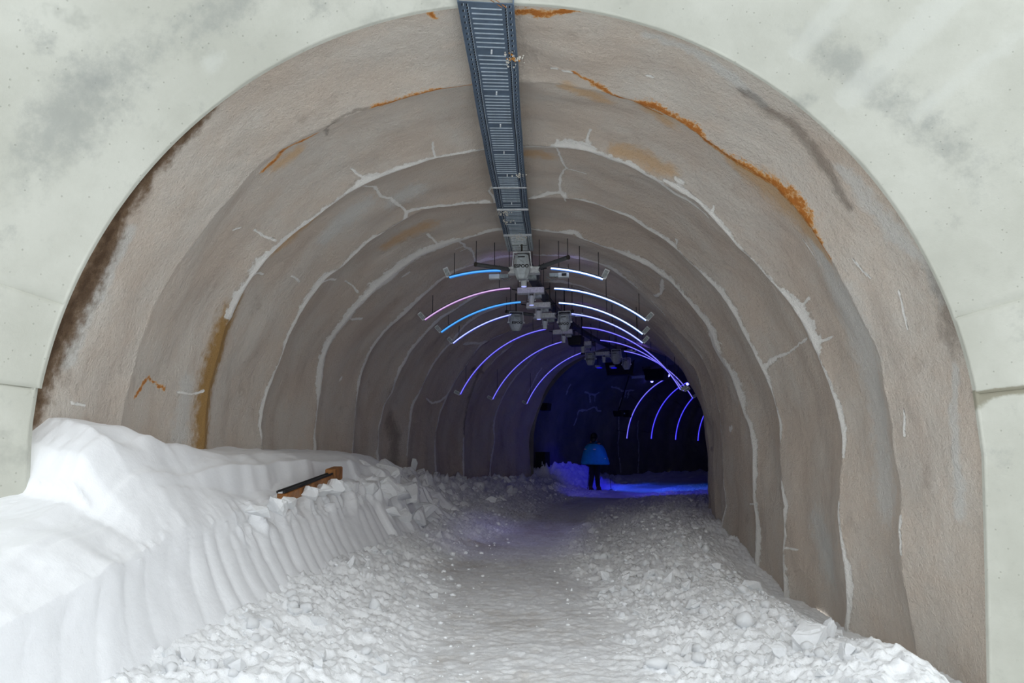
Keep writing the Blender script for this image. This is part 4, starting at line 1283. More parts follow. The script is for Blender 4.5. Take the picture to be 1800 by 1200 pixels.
# tubular arms and wash lamps at the notched boxes
violet = (.30, .16, 1.0)
wash_face = mat_emit('wash_violet', (.18, .10, .9, 1), 1.0)
for i, sg, ax_, bx_, wu in ((0, -1, (-.19, 6.0, 4.05), (-.64, 5.7, 4.06), -.42), (0, 1, (.25, 6.0, 4.07), (.67, 5.6, 4.11), .60),
                            (3, -1, (-.30, 9.9, 4.06), (-.82, 9.75, 4.12), None), (3, 1, (.18, 9.9, 4.05), (.48, 9.8, 4.09), .60), (6, 1, (.16, 16.25, 4.06), (.62, 16.1, 4.1), .80), (6, -1, (-.28, 16.25, 4.03), (-.62, 16.1, 4.03), None)):
    sname = 'snow bank side' if sg < 0 else 'bare side'
    rt = thing('support_arm', P(*[ax_[0], ax_[1], ax_[2] - .03]), 'dark grey tubular arm beside the %s bracket box, %s' % (ORD[i], sname), 'arm', 'tubular support arms')
    mb = MB(); mb.tube([P(*ax_), P(*bx_)], .030, 10); mb.build('tube', M['arm'], rt)
    mb = MB(); mb.tube([P(*bx_), P(bx_[0] + sg * .014, bx_[1] - .012, bx_[2])], .034, 10); mb.build('end_cap', M['rod'], rt)
    mb = MB(); mb.tube([P(*bx_), P(bx_[0], bx_[1], roof(bx_[0], bx_[1]))], .006, 6); mb.build('hanger_rod', M['rod'], rt)
    if wu is not None:
        s = ST[i] + .04; a, b, c = frame(s); z = [3.965, 0, 0, 4.045, 0, 0, 4.08][i]
        wl = thing('wash_lamp', P(wu, s + .06, z - .04), 'small white box wash lamp near the %s bracket box, %s' % (ORD[i], sname), 'lamp', 'white wash lamps')
        mb = MB(); mb.box(P(wu, s + .06, z), (.16, .09, .07), (a, b, c)); mb.build('housing', M['lamp_white'], wl, bevel=.006)
        if sg > 0:
            mb = MB(); mb.box(P(wu + .01, s + .012, z + .003), (.07, .008, .04), (a, b, c)); mb.build('window', M['black'], wl)
        mb = MB(); mb.box(P(wu - sg * .14, s + .07, z + .01), (.13, .05, .05), (a, b, c)); mb.build('driver', M['tray_l'], wl)
        mb = MB(); mb.tube([P(wu - sg * .08, s + .07, z), P(wu - sg * .16, s + .05, z - .07), P(wu - sg * .25, s + .06, z - .02)], .008, 6); mb.build('cable', M['cable'], wl)
        mb = MB(); mb.box(P(wu, s + .108, z), (.13, .006, .05), (a, b, c)); mb.build('lit_face', wash_face, wl)
        lamp_light('SPOT', 'wash_lamp_light', P(wu, s + .13, z - .01), violet, 2.6 if i == 0 else 3.5, P(wu + sg * .1, s + 1.7, ROOF - .02), 80, .9, .03, wl)


# ------------------------------------------------------------------ stage lamps with lettering on the back
def stage_lamp(u, s, z, h, yaw, tilt, label, colr, power, target, cone, text=True, wid=.23):
    a, b, c = frame(s)
    rot = Matrix.Rotation(yaw, 3, 'Z')
    a = rot @ a; b = rot @ b
    rt = thing('stage_lamp', P(u, s, z - h / 2), label, 'stage lamp', 'stage lamps under the crown')
    o = P(u, s, z)
    tl = Matrix.Rotation(tilt, 3, a)
    B, C_ = tl @ b, tl @ c
    sec = [(.50, .30, .30), (.46, .40, .40), (.20, .46, .46), (-.05, .50, .50), (-.18, .47, .48), (-.46, .30, .34), (-.50, .24, .28)]
    rings = []
    for zz, wx, wy in sec:
        wx *= wid; wy *= wid
        oct_ = [(-wx, -wy * .55), (-wx * .55, -wy), (wx * .55, -wy), (wx, -wy * .55), (wx, wy * .55), (wx * .55, wy), (-wx * .55, wy), (-wx, wy * .55)]
        rings.append([o + a * x + B * y + C_ * (zz * h) for x, y in oct_])
    mb = MB(); mb.loft(rings); mb.build('body', M['lamp_grey'], rt)
    mb = MB(); mb.box(o - B * (wid * .44) + C_ * (h * .36), (wid * .42, .008, .014), (a, B, C_)); mb.build('vent_slot', M['black'], rt)
    mb = MB(); mb.box(o - B * (wid * .465) - C_ * (h * .27), (wid * .42, .010, h * .16), (a, B, C_)); mb.build('cover_plate', M['lamp_grey'], rt)
    if text:
        lettering('ESPOO', o - B * (wid * .512) - C_ * (h * .03), a, C_, .066, M['black'], rt)
    mb = MB()
    top = o + c * (h * .62)
    for sg in (-1, 1):
        mb.beam(o + a * (sg * wid * .58), top + a * (sg * wid * .50), .010, .03, b)
    mb.box(top, (wid * 1.04, .032, .012), (a, b, c))
    mb.build('yoke', M['zinc'], rt)
    mb = MB(); mb.beam(o - B * (wid * .5) + a * (-wid * .45) + C_ * (h * .44), o - B * (wid * .5) + a * (wid * .2) + C_ * (h * .08), .010, .010); mb.build('safety_strap', M['tray_l'], rt)
    mb = MB(); mb.tube([top, Vector((top.x, top.y, (tz(s) + .002) if s < 5.8 else roof(u, s)))], .012, 8); mb.build('clamp', M['rod'], rt)
    for sg in (-1, 1):
        mb = MB(); mb.tube([o + a * (sg * wid * .5), o + a * (sg * wid * .66)], .018, 10); mb.build('tilt_knob', M['zinc'], rt)
    if power:
        lamp_light('SPOT', 'stage_lamp_light', o + B * (wid * .62) - C_ * .05, colr, power, target, cone, .55, .03, rt)
    return rt


stage_lamp(.03, 5.5, 3.955, .35, 0, 0, 'grey stage lamp with black lettering at the end of the cable tray', None, 0, None, 0)
stage_lamp(-.62, 9.7, 3.885, .34, .35, .12, 'grey stage lamp turned aside, near the fourth bracket box, snow bank side', None, 0, None, 0, wid=.26)
stage_lamp(.34, 9.7, 3.86, .34, -.05, .35, 'grey stage lamp tilted up in an open yoke, near the fourth bracket box', None, 0, None, 0)
stage_lamp(-.34, 16.0, 3.86, .36, .2, .1, 'grey stage lamp beside the seventh bracket box, snow bank side', (.09, .07, 1.0), STAGE_W[0], P(-.2, 18.0, .0), 56, wid=.26)
stage_lamp(.39, 16.0, 3.87, .36, -.1, .2, 'greenish grey stage lamp beside the seventh bracket box, bare side', (.05, .05, 1.0), STAGE_W[1], P(1.3, 18.6, .1), 46, text=False, wid=.26)
stage_lamp(.29, 17.5, 3.83, .30, 0, .1, 'grey stage lamp hanging deepest, behind the seventh bracket box', (.02, .14, 1.0), STAGE_W[2], P(.6, 20.4, .1), 52, text=False)


# ------------------------------------------------------------------ black sound and light gear in the chamber
def black_box(u, s, z, size, label, name='loudspeaker', taper=.86, rod=.3):
    a, b, c = frame(s)
    rt = thing(name, P(u, s, z - size[2] / 2), label, 'loudspeaker', 'black gear in the chamber')
    mb = MB(); mb.box(P(u, s, z), size, (a, b, c), taper); mb.build('cabinet', M['black'], rt, bevel=.01)
    mb = MB(); mb.box(P(u, s - size[1] / 2 - .004, z), (size[0] * .76, .01, size[2] * .8), (a, b, c)); mb.build('grille', M['hole'], rt)
    for du in (-size[0] * rod, size[0] * rod):
        mb = MB(); mb.tube([P(u + du, s, z + size[2] / 2 - .01), P(u + du, s, roof(u + du, s))], .012, 6); mb.build('hanger_rod', M['black'], rt)
    return rt


black_box(-.75, 20.0, 3.97, (.85, .5, .42), 'large black loudspeaker hanging over the person in the dark chamber')
black_box(-1.05, 24.0, 4.12, (.85, .5, .42), 'large black loudspeaker hanging beside the blue dots in the chamber')
black_box(.06, 11.9 + .95, 3.92, (.34, .4, .22), 'small black box hanging behind the fifth bracket box', rod=.43)
rt = thing('cross_bar', P(-1.61, 23.6, 4.0), 'pale grey metal bar hanging under the chamber vault', 'bar')
a, b, c = frame(23.6)
mb = MB(); mb.box(P(-1.61, 23.6, 4.04), (.52, .08, .10), (a, b, c)); mb.build('bar', M['zinc'], rt, bevel=.004)
for du in (-.2, .2):
    mb = MB(); mb.tube([P(-1.61 + du, 23.6, 4.08), P(-1.61 + du, 23.6, roof(-1.61 + du, 23.6))], .01, 6); mb.build('hanger_rod', M['rod'], rt)
dot_m = mat_emit('blue_dot', (.12, .12, 1, 1), 6.)
for u, s, z, lab in ((-1.74, 25, 3.98, 'tiny round blue lamp glowing between the hanging grey bar and the first dark-wall strip'), (-1.03, 25, 4.17, 'tiny round blue lamp glowing behind the deeper black loudspeaker'), (-.25, 25, 3.80, 'tiny round blue lamp glowing by the end plate of a long strip')):
    rt = thing('blue_pilot_lamp', P(u, s, z - .03), lab, 'lamp', 'blue pilot lamps')
    mb = MB(); mb.tube([P(u, s - .03, z), P(u, s - .02, z), P(u, s + .02, z)], [.030, .05, .05], 12); mb.build('bulb', dot_m, rt)
    mb = MB(); mb.tube([P(u, s + .02, z), P(u, s + .06, z)], [.055, .04], 12); mb.build('socket', M['black'], rt)
    mb = MB(); mb.tube([P(u, s + .04, z), P(u, s + .04, roof(u, s + .04))], .008, 6); mb.build('hanger_rod', M['black'], rt)
# projector pair at the end of a long slanted pole
rt = thing('pole_projector', P(-2.41, 23.5, 2.6), 'pair of black projectors at the end of a long slanted pole', 'projector')
mb = MB(); mb.tube([P(-1.16, 22.32, roof(-1.16, 22.32)), P(-2.41, 23.5, 2.78)], .025, 8); mb.build('pole', M['black'], rt)
a, b, c = frame(23.5)
mb = MB(); mb.box(P(-2.41, 23.5, 2.67), (.36, .3, .22), (a, b, c), .8); mb.build('housing', M['black'], rt, bevel=.02)
mb = MB(); mb.box(P(-2.41, 24.2, 2.70), (.28, .3, .28), (a, b, c), .9); mb.build('housing', M['black'], rt, bevel=.02)
mb = MB(); mb.beam(P(-2.41, 23.5, 2.80), P(-2.41, 24.2, 2.83), .04, .03); mb.build('crossbar', M['black'], rt)
mb = MB(); mb.tube([P(-2.44, 24.03, 2.70), P(-2.44, 24.0, 2.70)], .03, 8); mb.build('lens', M['lamp_grey'], rt)
# wall projector and the dark cabinet behind the end of the lining
rt = thing('wall_projector', P(-2.8, 18.5, 2.55), 'black projector fixed high behind the end of the pale lining', 'projector')
a, b, c = frame(18.5)
mb = MB(); mb.box(P(-2.72, 18.5, 2.7), (.30, .36, .24), (a, b, c), .85); mb.build('housing', M['black'], rt, bevel=.02)
mb = MB(); mb.beam(P(-2.80, 18.5, 2.72), P(-2.98, 18.5, 2.86), .05, .05); mb.build('wall_arm', M['zinc'], rt)
rt = thing('control_cabinet', P(-3.0, 18.75, .35), 'dark narrow cabinet standing behind the end of the pale lining', 'cabinet')
mb = MB(); mb.box(P(-2.95, 18.75, .80), (.34, .4, .95), frame(18.75)); mb.build('body', M['black'], rt, bevel=.01)
mb = MB(); mb.box(P(-2.93, 18.54, .92), (.20, .012, .42), frame(18.75)); mb.build('door', M['hole'], rt)
mb = MB(); mb.box(P(-2.86, 18.53, .92), (.02, .02, .12), frame(18.75)); mb.build('handle', M['zinc'], rt)
for k, (u, s, tgt, cl, pw, lab) in enumerate(((-1.25, 19.35, (-2.2, 19.9, .5), (.02, .015, 1.0), SMALL_W[0], 'small lamp shining deep blue on the snow mound beside the person'),
                                             (-.85, 19.6, (-.4, 20.6, .1), (.03, .03, 1.0), SMALL_W[1], 'small lamp shining deep blue on the road in front of the person'))):
    rt = thing('small_lamp', P(u, s, 3.9), lab, 'lamp', 'small blue lamps')
    mb = MB(); mb.box(P(u, s, 4.02), (.16, .12, .07), frame(s)); mb.build('housing', M['zinc'], rt)
    mb = MB(); mb.box(P(u + .05, s, 3.97), (.16, .10, .02), frame(s)); mb.build('lit_face', LED['blue'][1], rt)
    mb = MB(); mb.tube([P(u, s, 4.05), P(u, s, roof(u, s))], .01, 6); mb.build('hanger_rod', M['rod'], rt)
    lamp_light('SPOT', 'small_lamp_light', P(u + .05, s, 3.93), cl, pw, P(*tgt), 52, .6, .03, rt)

# ------------------------------------------------------------------ buried wooden beam with a dark rail on top
r0, r1 = P(-2.06, 2.1, 1.075), P(-2.06, 4.05, 1.185)
d = (r1 - r0).normalized(); up = Vector((0, 0, 1)); sx = d.cross(up).normalized()
rt = thing('wooden_beam', r0 - up * .08, 'brown wooden beam with dark metal rail half buried in the snow bank', 'beam')
mb = MB(); mb.beam(r0 + d * .05 - up * .05, r1 - up * .035, .09, .085, up); mb.build('timber', M['wood'], rt, bevel=.006)
mb = MB(); mb.beam(r1 - d * .32 - up * .01 + sx * .0, r1 + d * .04 - up * .01, .115, .15, up); mb.build('timber_head', M['wood'], rt, bevel=.012)
for o_ in (-.028, .028):
    mb = MB(); mb.beam(r0 + up * .012 + sx * o_, r1 - d * .33 + up * .012 + sx * o_, .016, .022, up); mb.build('metal_rail', M['black'], rt)
mb = MB(); mb.beam(r0 + up * .004, r1 - d * .33 + up * .004, .038, .008, up); mb.build('rail_web', M['zinc'], rt)
# ------------------------------------------------------------------ snow clumps and blocks
def clump_mesh(name, seed, cuts=7, angular=.75, sub=2, jit=.14, smooth=True):
    bm = bmesh.new()
    bmesh.ops.create_icosphere(bm, subdivisions=sub, radius=1.0)
    rr = random.Random(seed)
    pl = []
    for _ in range(cuts):
        n = Vector((rr.gauss(0, 1), rr.gauss(0, 1), rr.gauss(0, 1))).normalized()
        pl.append((n, rr.uniform(angular - .15, angular + .15)))
    sc = Vector((rr.uniform(.8, 1.25), rr.uniform(.8, 1.2), rr.uniform(.65, .95)))
    for v in bm.verts:
        p = v.co.copy()
        for n, dd in pl:
            k = p.dot(n) - dd
            if k > 0:
                p -= n * k * .92
        p = p * (1 + jit * rr.uniform(-1, 1))
        v.co = Vector((p.x * sc.x, p.y * sc.y, p.z * sc.z))
    me = bpy.data.meshes.new(name)
    bm.to_mesh(me); bm.free()
    for p in me.polygons:
        p.use_smooth = smooth
    me.materials.append(M['chunk'])
    return me


clumps = [clump_mesh('snow_clump', 100 + i, 9, .70, 2 if i < 6 else 1, .10 if i < 6 else .2, i < 6) for i in range(12)]


def hull_mesh(name, seed, n=15):
    rr = random.Random(seed)
    bm = bmesh.new()
    for _ in range(n):
        q = [rr.uniform(-1, 1) for _ in range(3)]
        k = rr.randrange(3); q[k] = math.copysign(1 - .25 * rr.random(), q[k])
        bm.verts.new(q)
    r_ = bmesh.ops.convex_hull(bm, input=bm.verts)
    bmesh.ops.delete(bm, geom=[g for g in r_['geom_interior'] if isinstance(g, bmesh.types.BMVert)], context='VERTS')
    bmesh.ops.subdivide_edges(bm, edges=list(bm.edges), cuts=2, use_grid_fill=True)
    bmesh.ops.smooth_vert(bm, verts=list(bm.verts), factor=.25, use_axis_x=True, use_axis_y=True, use_axis_z=True)
    for v in bm.verts:
        v.co += Vector((rr.gauss(0, .045), rr.gauss(0, .045), rr.gauss(0, .045)))
    me = bpy.data.meshes.new(name); bm.to_mesh(me); bm.free()
    me.materials.append(M['chunk'])
    return me


slabs = [hull_mesh('snow_block', 300 + i) for i in range(8)]
hulls = [hull_mesh('snow_clump', 340 + i, 11) for i in range(6)]
rng = np.random.RandomState(11)
cand = []
N = 3600
cs = 4.6 * np.exp(rng.uniform(math.log(4.0 / 4.6), math.log(22.0 / 4.6), N)) - 4.6
zone = rng.uniform(0, 1, N)
cu = np.where(zone < .40, -2.0 + 1.75 * rng.uniform(0, 1, N) ** 1.5, np.where(zone < .992, .40 + 2.3 * rng.uniform(0, 1, N) ** .65, rng.uniform(-.6, .8, N)))
pile = (zone < .40) & (cs > 7.6)
cu = np.where(pile, rng.uniform(-2.85, -.7, N), cu)
cr = .010 + .055 * rng.uniform(0, 1, N) ** 4.5 + np.where(pile, .02 * rng.uniform(0, 1, N) ** 2, 0)
cr = cr * (.4 + .6 * sstep(.4, 1.1, np.abs(cu - .05)))
cr = cr * np.where((cu > 2.45) & (cs < 5), .6, 1.0)
keep = ~((cu > 2.1) & (cs < .9)) & ~((cu < IP(cs, *UB) + .06) & (cs < 7.6))
cu, cs, cr = cu[keep], cs[keep], cr[keep]
cz = floor_z(cu, cs)
app = cr / np.hypot(cs + 4.6, 1.5)
order = np.argsort(-app)
GR = {'foot': ('irregular white snow clump lying at the foot of the cut snow bank', 'snow clumps at the foot of the bank'),
      'heap': ('irregular white snow clump in the loose heap along the bare tunnel wall', 'snow clumps along the bare wall'),
      'road': ('small white snow clump lying on the trodden icy middle of the road', 'snow clumps on the icy middle'),
      'pile': ('rough snow lump in the broken pile below the wall beyond the snow bank', 'snow lumps in the broken pile')}
NB = 250
for i in order[:NB]:
    u, s, r, z = float(cu[i]), float(cs[i]), float(cr[i]), float(cz[i])
    me = clumps[int(rng.randint(6))] if rng.rand() < .6 else hulls[int(rng.randint(6))]
    o = bpy.data.objects.new('snow_clump', me)
    col.objects.link(o)
    o.location = P(u, s, z + r * .12)
    o.scale = (r, r, r * rng.uniform(.8, 1.1))
    o.rotation_euler = (rng.uniform(-.6, .6), rng.uniform(-.6, .6), rng.uniform(0, 6.28))
    g = 'pile' if (s > 7.6 and u < -.55) else ('foot' if u < -.55 else ('heap' if u > .75 else 'road'))
    tag(o, GR[g][0], 'snow clump', GR[g][1])
rp = random.Random(77)
for i in range(44):         # coarse lumps of the pile along the wall beyond the bank
    s = rp.uniform(8.8, 18.5); u = rp.uniform(-2.75, -1.45); r = rp.uniform(.06, .15)
    o = bpy.data.objects.new('snow_clump', (hulls + clumps[:6])[rp.randrange(12)])
    col.objects.link(o)
    o.location = P(u, s, float(floor_z(np.array(u), np.array(s))) + r * .15)
    o.scale = (r, r * rp.uniform(.7, 1), r * rp.uniform(.6, .95))
    o.rotation_euler = (rp.uniform(-.5, .5), rp.uniform(-.5, .5), rp.uniform(0, 6))
    tag(o, GR['pile'][0], 'snow clump', GR['pile'][1])
# the crumbs between them, beyond counting
base = [np.array([v.co[:] for v in clumps[6 + k].vertices]) for k in range(6)]
basef = [np.array([p.vertices[:] for p in clumps[6 + k].polygons]) for k in range(6)]
VV, FF, off = [], [], 0
for i in order[NB:]:
    k = int(rng.randint(6)); r = float(cr[i]); t = rng.uniform(0, 6.28); ct, sn = math.cos(t), math.sin(t)
    b_ = base[k] * r * rng.uniform(.6, 1.2, 3)[None]
    x = b_[:, 0] * ct - b_[:, 1] * sn; y = b_[:, 0] * sn + b_[:, 1] * ct
    px, py = us(cu[i], cs[i])
    VV.append(np.stack([x + px, y + py, b_[:, 2] + cz[i] + r * .05], 1)); FF.append(basef[k] + off); off += len(b_)
me = fill_mesh('snow_crumbs', np.concatenate(VV), np.concatenate(FF))
me.materials.append(M['chunk'])
o = bpy.data.objects.new('snow_crumbs', me); col.objects.link(o)
o['kind'] = 'stuff'
tag(o, 'loose white snow crumbs scattered over the tunnel road', 'snow')

# single lumps that stand out
def block(u, s, size, rot, label, me, group=None, dz=.3, z=None, name='snow_block'):
    o = bpy.data.objects.new(name, me); col.objects.link(o)
    zz = float(floor_z(np.array(u), np.array(s))) if z is None else z
    o.location = P(u, s, zz + size[2] * dz)
    o.scale = size; o.rotation_euler = rot
    tag(o, label, 'snow block', group)
    return o


block(-1.17, 1.85, (.058, .052, .062), (.2, .1, .4), 'round snow ball lying alone below the cut snow bank', clumps[0], None, .6, name='snow_ball')
block(.88, .52, (.10, .07, .062), (.1, 0, .3), 'smooth flat snow lump on the road in front of the heap', clumps[1], None, .4)
block(1.01, 3.9, (.06, .03, .055), (0, 0, .2), 'small upright snow cube standing on the vehicle track', slabs[0], None, .7)
block(.53, .1, (.075, .06, .045), (0, .2, .1), 'low snow lump at the near end of the icy middle', clumps[3], None, .5)
block(2.03, .75, (.16, .10, .08), (.1, -.2, .7), 'largest snow block of the heap along the bare wall', slabs[1], None, .5)
block(2.28, .95, (.045, .03, .09), (.1, .3, .2), 'thin snow splinter standing up beside the bare wall', slabs[2], None, .8)
block(1.78, 1.35, (.11, .08, .09), (.2, .1, 1.2), 'egg-shaped snow lump leaning in the heap by the bare wall', clumps[2], None, .5)
block(2.35, 2.9, (.13, .06, .07), (.1, .2, .5), 'tilted snow plate lying at the foot of the bare wall', slabs[3], None, .5)
kb = 0
NTH = ORD + ['eighth', 'ninth', 'tenth', 'eleventh', 'twelfth', 'thirteenth', 'fourteenth', 'fifteenth', 'sixteenth', 'seventeenth', 'eighteenth', 'nineteenth', 'twentieth']
rb = random.Random(21)
bl = [(-2.0, 5.2, .20, 1.00), (-1.72, 5.45, .15, .66), (-1.95, 5.7, .24, .92), (-1.70, 5.95, .17, .52), (-2.25, 6.0, .20, 1.16), (-1.85, 6.2, .27, .82), (-2.15, 6.5, .26, 1.02), (-1.62, 6.6, .20, .50), (-1.9, 6.85, .27, .80), (-2.3, 7.05, .27, 1.08),
      (-1.68, 7.3, .20, .52), (-2.0, 7.5, .25, .82), (-2.45, 7.7, .26, 1.08), (-1.75, 7.95, .19, .52), (-2.15, 8.2, .24, .84), (-2.55, 8.5, .24, 1.02), (-1.9, 8.8, .18, .56), (-2.3, 9.1, .22, .80), (-2.65, 9.4, .22, .95), (-2.0, 9.8, .18, .55)]
for (u, s, q, z) in bl:
    kb += 1
    sz = (q * rb.uniform(.85, 1.15), q * rb.uniform(.7, 1.0), q * rb.uniform(.5, .75))
    block(u - .03, s, sz, (rb.uniform(-.5, .7), rb.uniform(-.5, .5), rb.uniform(0, 6)), 'angular snow block, %s counted from the wooden beam along the collapsed bank end' % NTH[kb - 1], slabs[rb.randrange(8)], 'broken blocks at the end of the bank', 0, z - .05)
block(-2.86, 10.2, (.07, .04, .15), (.1, .15, .3), 'narrow snow slab standing upright against the wall beyond the bank', slabs[4], None, .6, 1.0)
kb = 0
for (u, s, sz) in ((-2.0, 1.35, (.10, .07, .05)), (-1.97, 1.75, (.12, .09, .07)), (-2.0, 2.15, (.10, .07, .06)), (-1.93, 2.6, (.10, .08, .06)), (-1.93, 3.1, (.12, .09, .07)), (-1.94, 3.5, (.11, .10, .08)), (-1.93, 3.85, (.10, .08, .06))):
    kb += 1
    block(u, s, sz, (.25, .15, .3 + .6 * s), 'squared snow block on the crest of the cut bank, %s counted from the portal pier' % NTH[kb - 1], slabs[int(s * 7) % 6], 'blocks on the crest of the bank', 0, .99 + .05 * (s > 2.5))

# ------------------------------------------------------------------ the walker
PU, PS = -1.18, 18.72
PZ = float(floor_base(np.array(PU), np.array(PS)))
hd = PSI + KAP * PS + .10
fx = Vector((math.cos(hd), -math.sin(hd), 0)); fy = Vector((math.sin(hd), math.cos(hd), 0)); fz = Vector((0, 0, 1))
per = thing('person', P(PU, PS, PZ), 'person in a wide blue jacket walking away with two poles', 'person')
W3 = lambda x, y, z: fx * x + fy * y + fz * z
# one continuous body grown from a skeleton
J = [(0, 0, .92), (0, .01, 1.12), (0, 0, 1.33), (0, -.01, 1.45), (0, .02, 1.56), (0, .03, 1.68),
     (.09, 0, .88), (.065, .06, .50), (.055, .12, .12), (.075, .26, .05),
     (-.09, 0, .88), (-.07, -.02, .50), (-.07, -.16, .13), (-.08, -.04, .05),
     (.19, 0, 1.40), (.27, .05, 1.13), (.30, .25, .98), (.31, .32, .96),
     (-.19, 0, 1.40), (-.27, .04, 1.13), (-.29, .24, .98), (-.30, .31, .96)]
Rr = [.15, .135, .16, .065, .095, .085, .115, .088, .072, .042, .115, .088, .072, .042, .07, .05, .036, .036, .07, .05, .036, .036]
E_ = [(0, 1), (1, 2), (2, 3), (3, 4), (4, 5), (0, 6), (6, 7), (7, 8), (8, 9), (0, 10), (10, 11), (11, 12), (12, 13),
      (2, 14), (14, 15), (15, 16), (16, 17), (2, 18), (18, 19), (19, 20), (20, 21)]
for hs, hw in ((1, 17), (-1, 21)):
    bx, by, bz = J[hw]
    for k in range(4):      # fingers curl round the pole grip
        J += [(bx + hs * .012, by + .035, bz + .030 - .020 * k), (bx - hs * .012, by + .055, bz + .030 - .020 * k), (bx - hs * .030, by + .035, bz + .028 - .020 * k)]
        Rr += [.011, .010, .009]
        n0 = len(J) - 3
        E_ += [(hw, n0), (n0, n0 + 1), (n0 + 1, n0 + 2)]
    J += [(bx - hs * .03, by + .012, bz + .03), (bx - hs * .035, by + .035, bz + .05)]
    Rr += [.012, .010]
    E_ += [(hw, len(J) - 2), (len(J) - 2, len(J) - 1)]
me = bpy.data.meshes.new('body')
me.from_pydata([tuple(W3(*p)) for p in J], E_, [])
body = bpy.data.objects.new('body_skeleton', me); col.objects.link(body)
md = body.modifiers.new('skin', 'SKIN'); md.use_smooth_shade = True
sv = me.skin_vertices[0].data
for i, r in enumerate(Rr):
    sv[i].radius = (r, r)
sv[0].use_root = True
sd_ = body.modifiers.new('subdivision', 'SUBSURF'); sd_.levels = 2; sd_.render_levels = 2
dg = bpy.context.evaluated_depsgraph_get()
bme = bpy.data.meshes.new_from_object(body.evaluated_get(dg))
bpy.data.objects.remove(body)
bme.name = 'body'
bme.materials.clear()
for mm in ('trousers', 'skin', 'boot'):
    bme.materials.append(M[mm])
for p in bme.polygons:
    p.use_smooth = True
    p.material_index = 2 if p.center.z < .16 else (1 if (p.center.z > 1.42 or (abs(p.center.dot(fx)) > .24 and p.center.z < 1.05)) else 0)
bo = bpy.data.objects.new('body', bme); col.objects.link(bo); bo.parent = per
for e in (-1, 1):           # boots with soles
    b0 = (.062, .13) if e > 0 else (-.075, -.13)
    rings = []
    for zz, w_, l0, l1 in ((-.01, .050, -.09, .19), (.03, .052, -.09, .20), (.075, .048, -.085, .15), (.12, .05, -.075, .06), (.22, .056, -.07, .055)):
        rg = []
        for k in range(14):
            t = 2 * math.pi * k / 14
            yy = math.sin(t); yv = (l1 if yy > 0 else -l0) * yy
            rg.append(per.location + W3(b0[0] + w_ * math.cos(t), b0[1] + yv, zz))
        rings.append(rg)
    mb = MB(); mb.loft(rings); mb.build('boot', M['boot'], per, smooth=True)


def shell(name, secs, mat, n=28, thick=0.):
    rings = []
    for z, wx, wy, cy, pw in secs:
        rg = []
        for k in range(n):
            t = 2 * math.pi * k / n
            cx_, sy_ = math.cos(t), math.sin(t)
            x = wx * math.copysign(abs(cx_) ** pw, cx_); y = wy * math.copysign(abs(sy_) ** pw, sy_) + cy
            rip = 1 + .02 * math.sin(5 * t + z * 9)
            rg.append(per.location + W3(x * rip, y * rip, z))
        rings.append(rg)
    mb = MB(); mb.loft(rings)
    return mb.build(name, mat, per, smooth=True)


# wide jacket hanging over the arms like a cape
jk = shell('jacket', [(.80, .44, .23, .06, .85), (.82, .465, .25, .06, .8), (.86, .46, .255, .06, .8), (1.0, .425, .25, .06, .8), (1.14, .385, .225, .04, .8), (1.28, .335, .19, .02, .78), (1.36, .29, .165, .01, .76), (1.41, .235, .135, .0, .8), (1.45, .15, .105, .0, .9), (1.48, .09, .09, .0, 1.), (1.52, .085, .085, .01, 1.)], M['jacket'], 36)
shell('shoulder_yoke', [(1.445, .165, .118, .0, .85), (1.455, .158, .112, .0, .9), (1.475, .10, .10, .0, 1.)], M['trousers'])
shell('hem_band', [(.785, .425, .225, .06, .85), (.80, .445, .235, .06, .85), (.812, .44, .23, .06, .85)], M['trousers'], 36)
for x, z, w_ in ((-.23, 1.27, .07), (.12, 1.27, .085), (.385, .99, .045)):
    mb = MB()
    yb = -.205 if abs(x) < .3 else -.06
    mb.box(per.location + W3(x, yb + (.045 if x < -.2 else 0), z), (w_, .02, .025), (fx, fy, fz)); mb.build('reflective_patch', M['reflect'], jk)
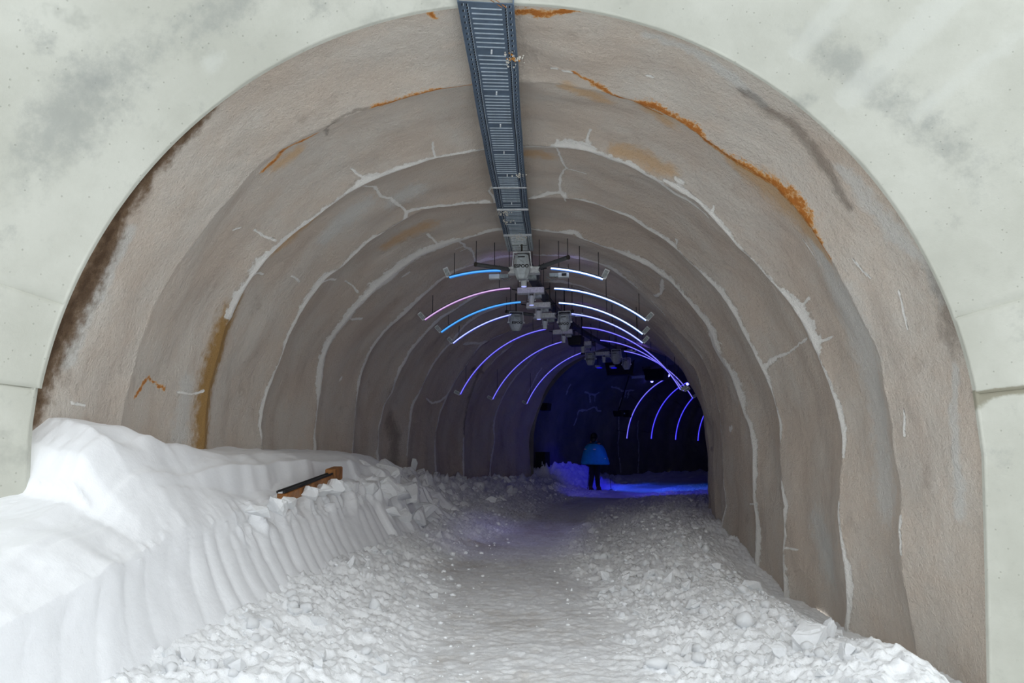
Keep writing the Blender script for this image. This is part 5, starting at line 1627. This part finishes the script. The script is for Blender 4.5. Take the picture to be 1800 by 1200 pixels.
# head: face forward, away from us, with dark cap
hm = shell('cap', [(1.58, .105, .115, .015, 1.), (1.62, .110, .125, .012, 1.), (1.68, .108, .122, .01, 1.), (1.73, .092, .105, .01, 1.), (1.765, .06, .07, .01, 1.), (1.785, .02, .025, .01, 1.)], M['black'], 20)
shell('hair', [(1.49, .05, .05, -.05, 1.), (1.52, .085, .06, -.055, 1.), (1.58, .098, .08, -.04, 1.), (1.64, .10, .09, -.03, 1.)], M['black'], 18)
mb = MB(); mb.tube([per.location + W3(0, .10, 1.60), per.location + W3(0, .142, 1.575), per.location + W3(0, .115, 1.56)], [.012, .016, .008], 8); mb.build('nose', M['skin'], per, smooth=True)
for e in (-1, 1):
    mb = MB(); mb.tube([per.location + W3(e * .035, .10, 1.615), per.location + W3(e * .035, .112, 1.615)], [.013, .006], 8); mb.build('eye', M['black'], per)
    mb = MB(); mb.tube([per.location + W3(e * .098, .02, 1.57), per.location + W3(e * .108, .01, 1.60), per.location + W3(e * .10, .0, 1.625)], [.012, .016, .010], 8); mb.build('ear', M['skin'], per, smooth=True)
mb = MB(); mb.box(per.location + W3(0, .112, 1.525), (.05, .01, .010), (fx, fy, fz)); mb.build('mouth', M['boot'], per)
for e, tip in ((1, (.42, .30)), (-1, (-.36, .22))):
    g0 = per.location + W3(e * .302, .355, 1.0)
    gz = float(floor_base(np.array(PU + tip[0]), np.array(PS + tip[1])))
    tp = per.location + W3(tip[0], tip[1], gz - PZ - .01)
    rt = thing('trekking_pole', tp, 'thin dark trekking pole in the hand of the person, %s' % ('planted by the blue snow mound' if e < 0 else 'planted on the road side'), 'pole', 'trekking poles')
    dr = (g0 - tp).normalized()
    mb = MB(); mb.tube([tp, tp + (g0 - tp) * .5, g0], [.007, .009, .010], 8); mb.build('shaft', M['black'], rt)
    mb = MB(); mb.tube([g0 - dr * .06, g0 + dr * .07], [.014, .016], 8); mb.build('grip', M['rod'], rt)
    mb = MB(); mb.tube([tp + dr * .05, tp + dr * .06], [.045, .045], 12); mb.build('basket', M['black'], rt)
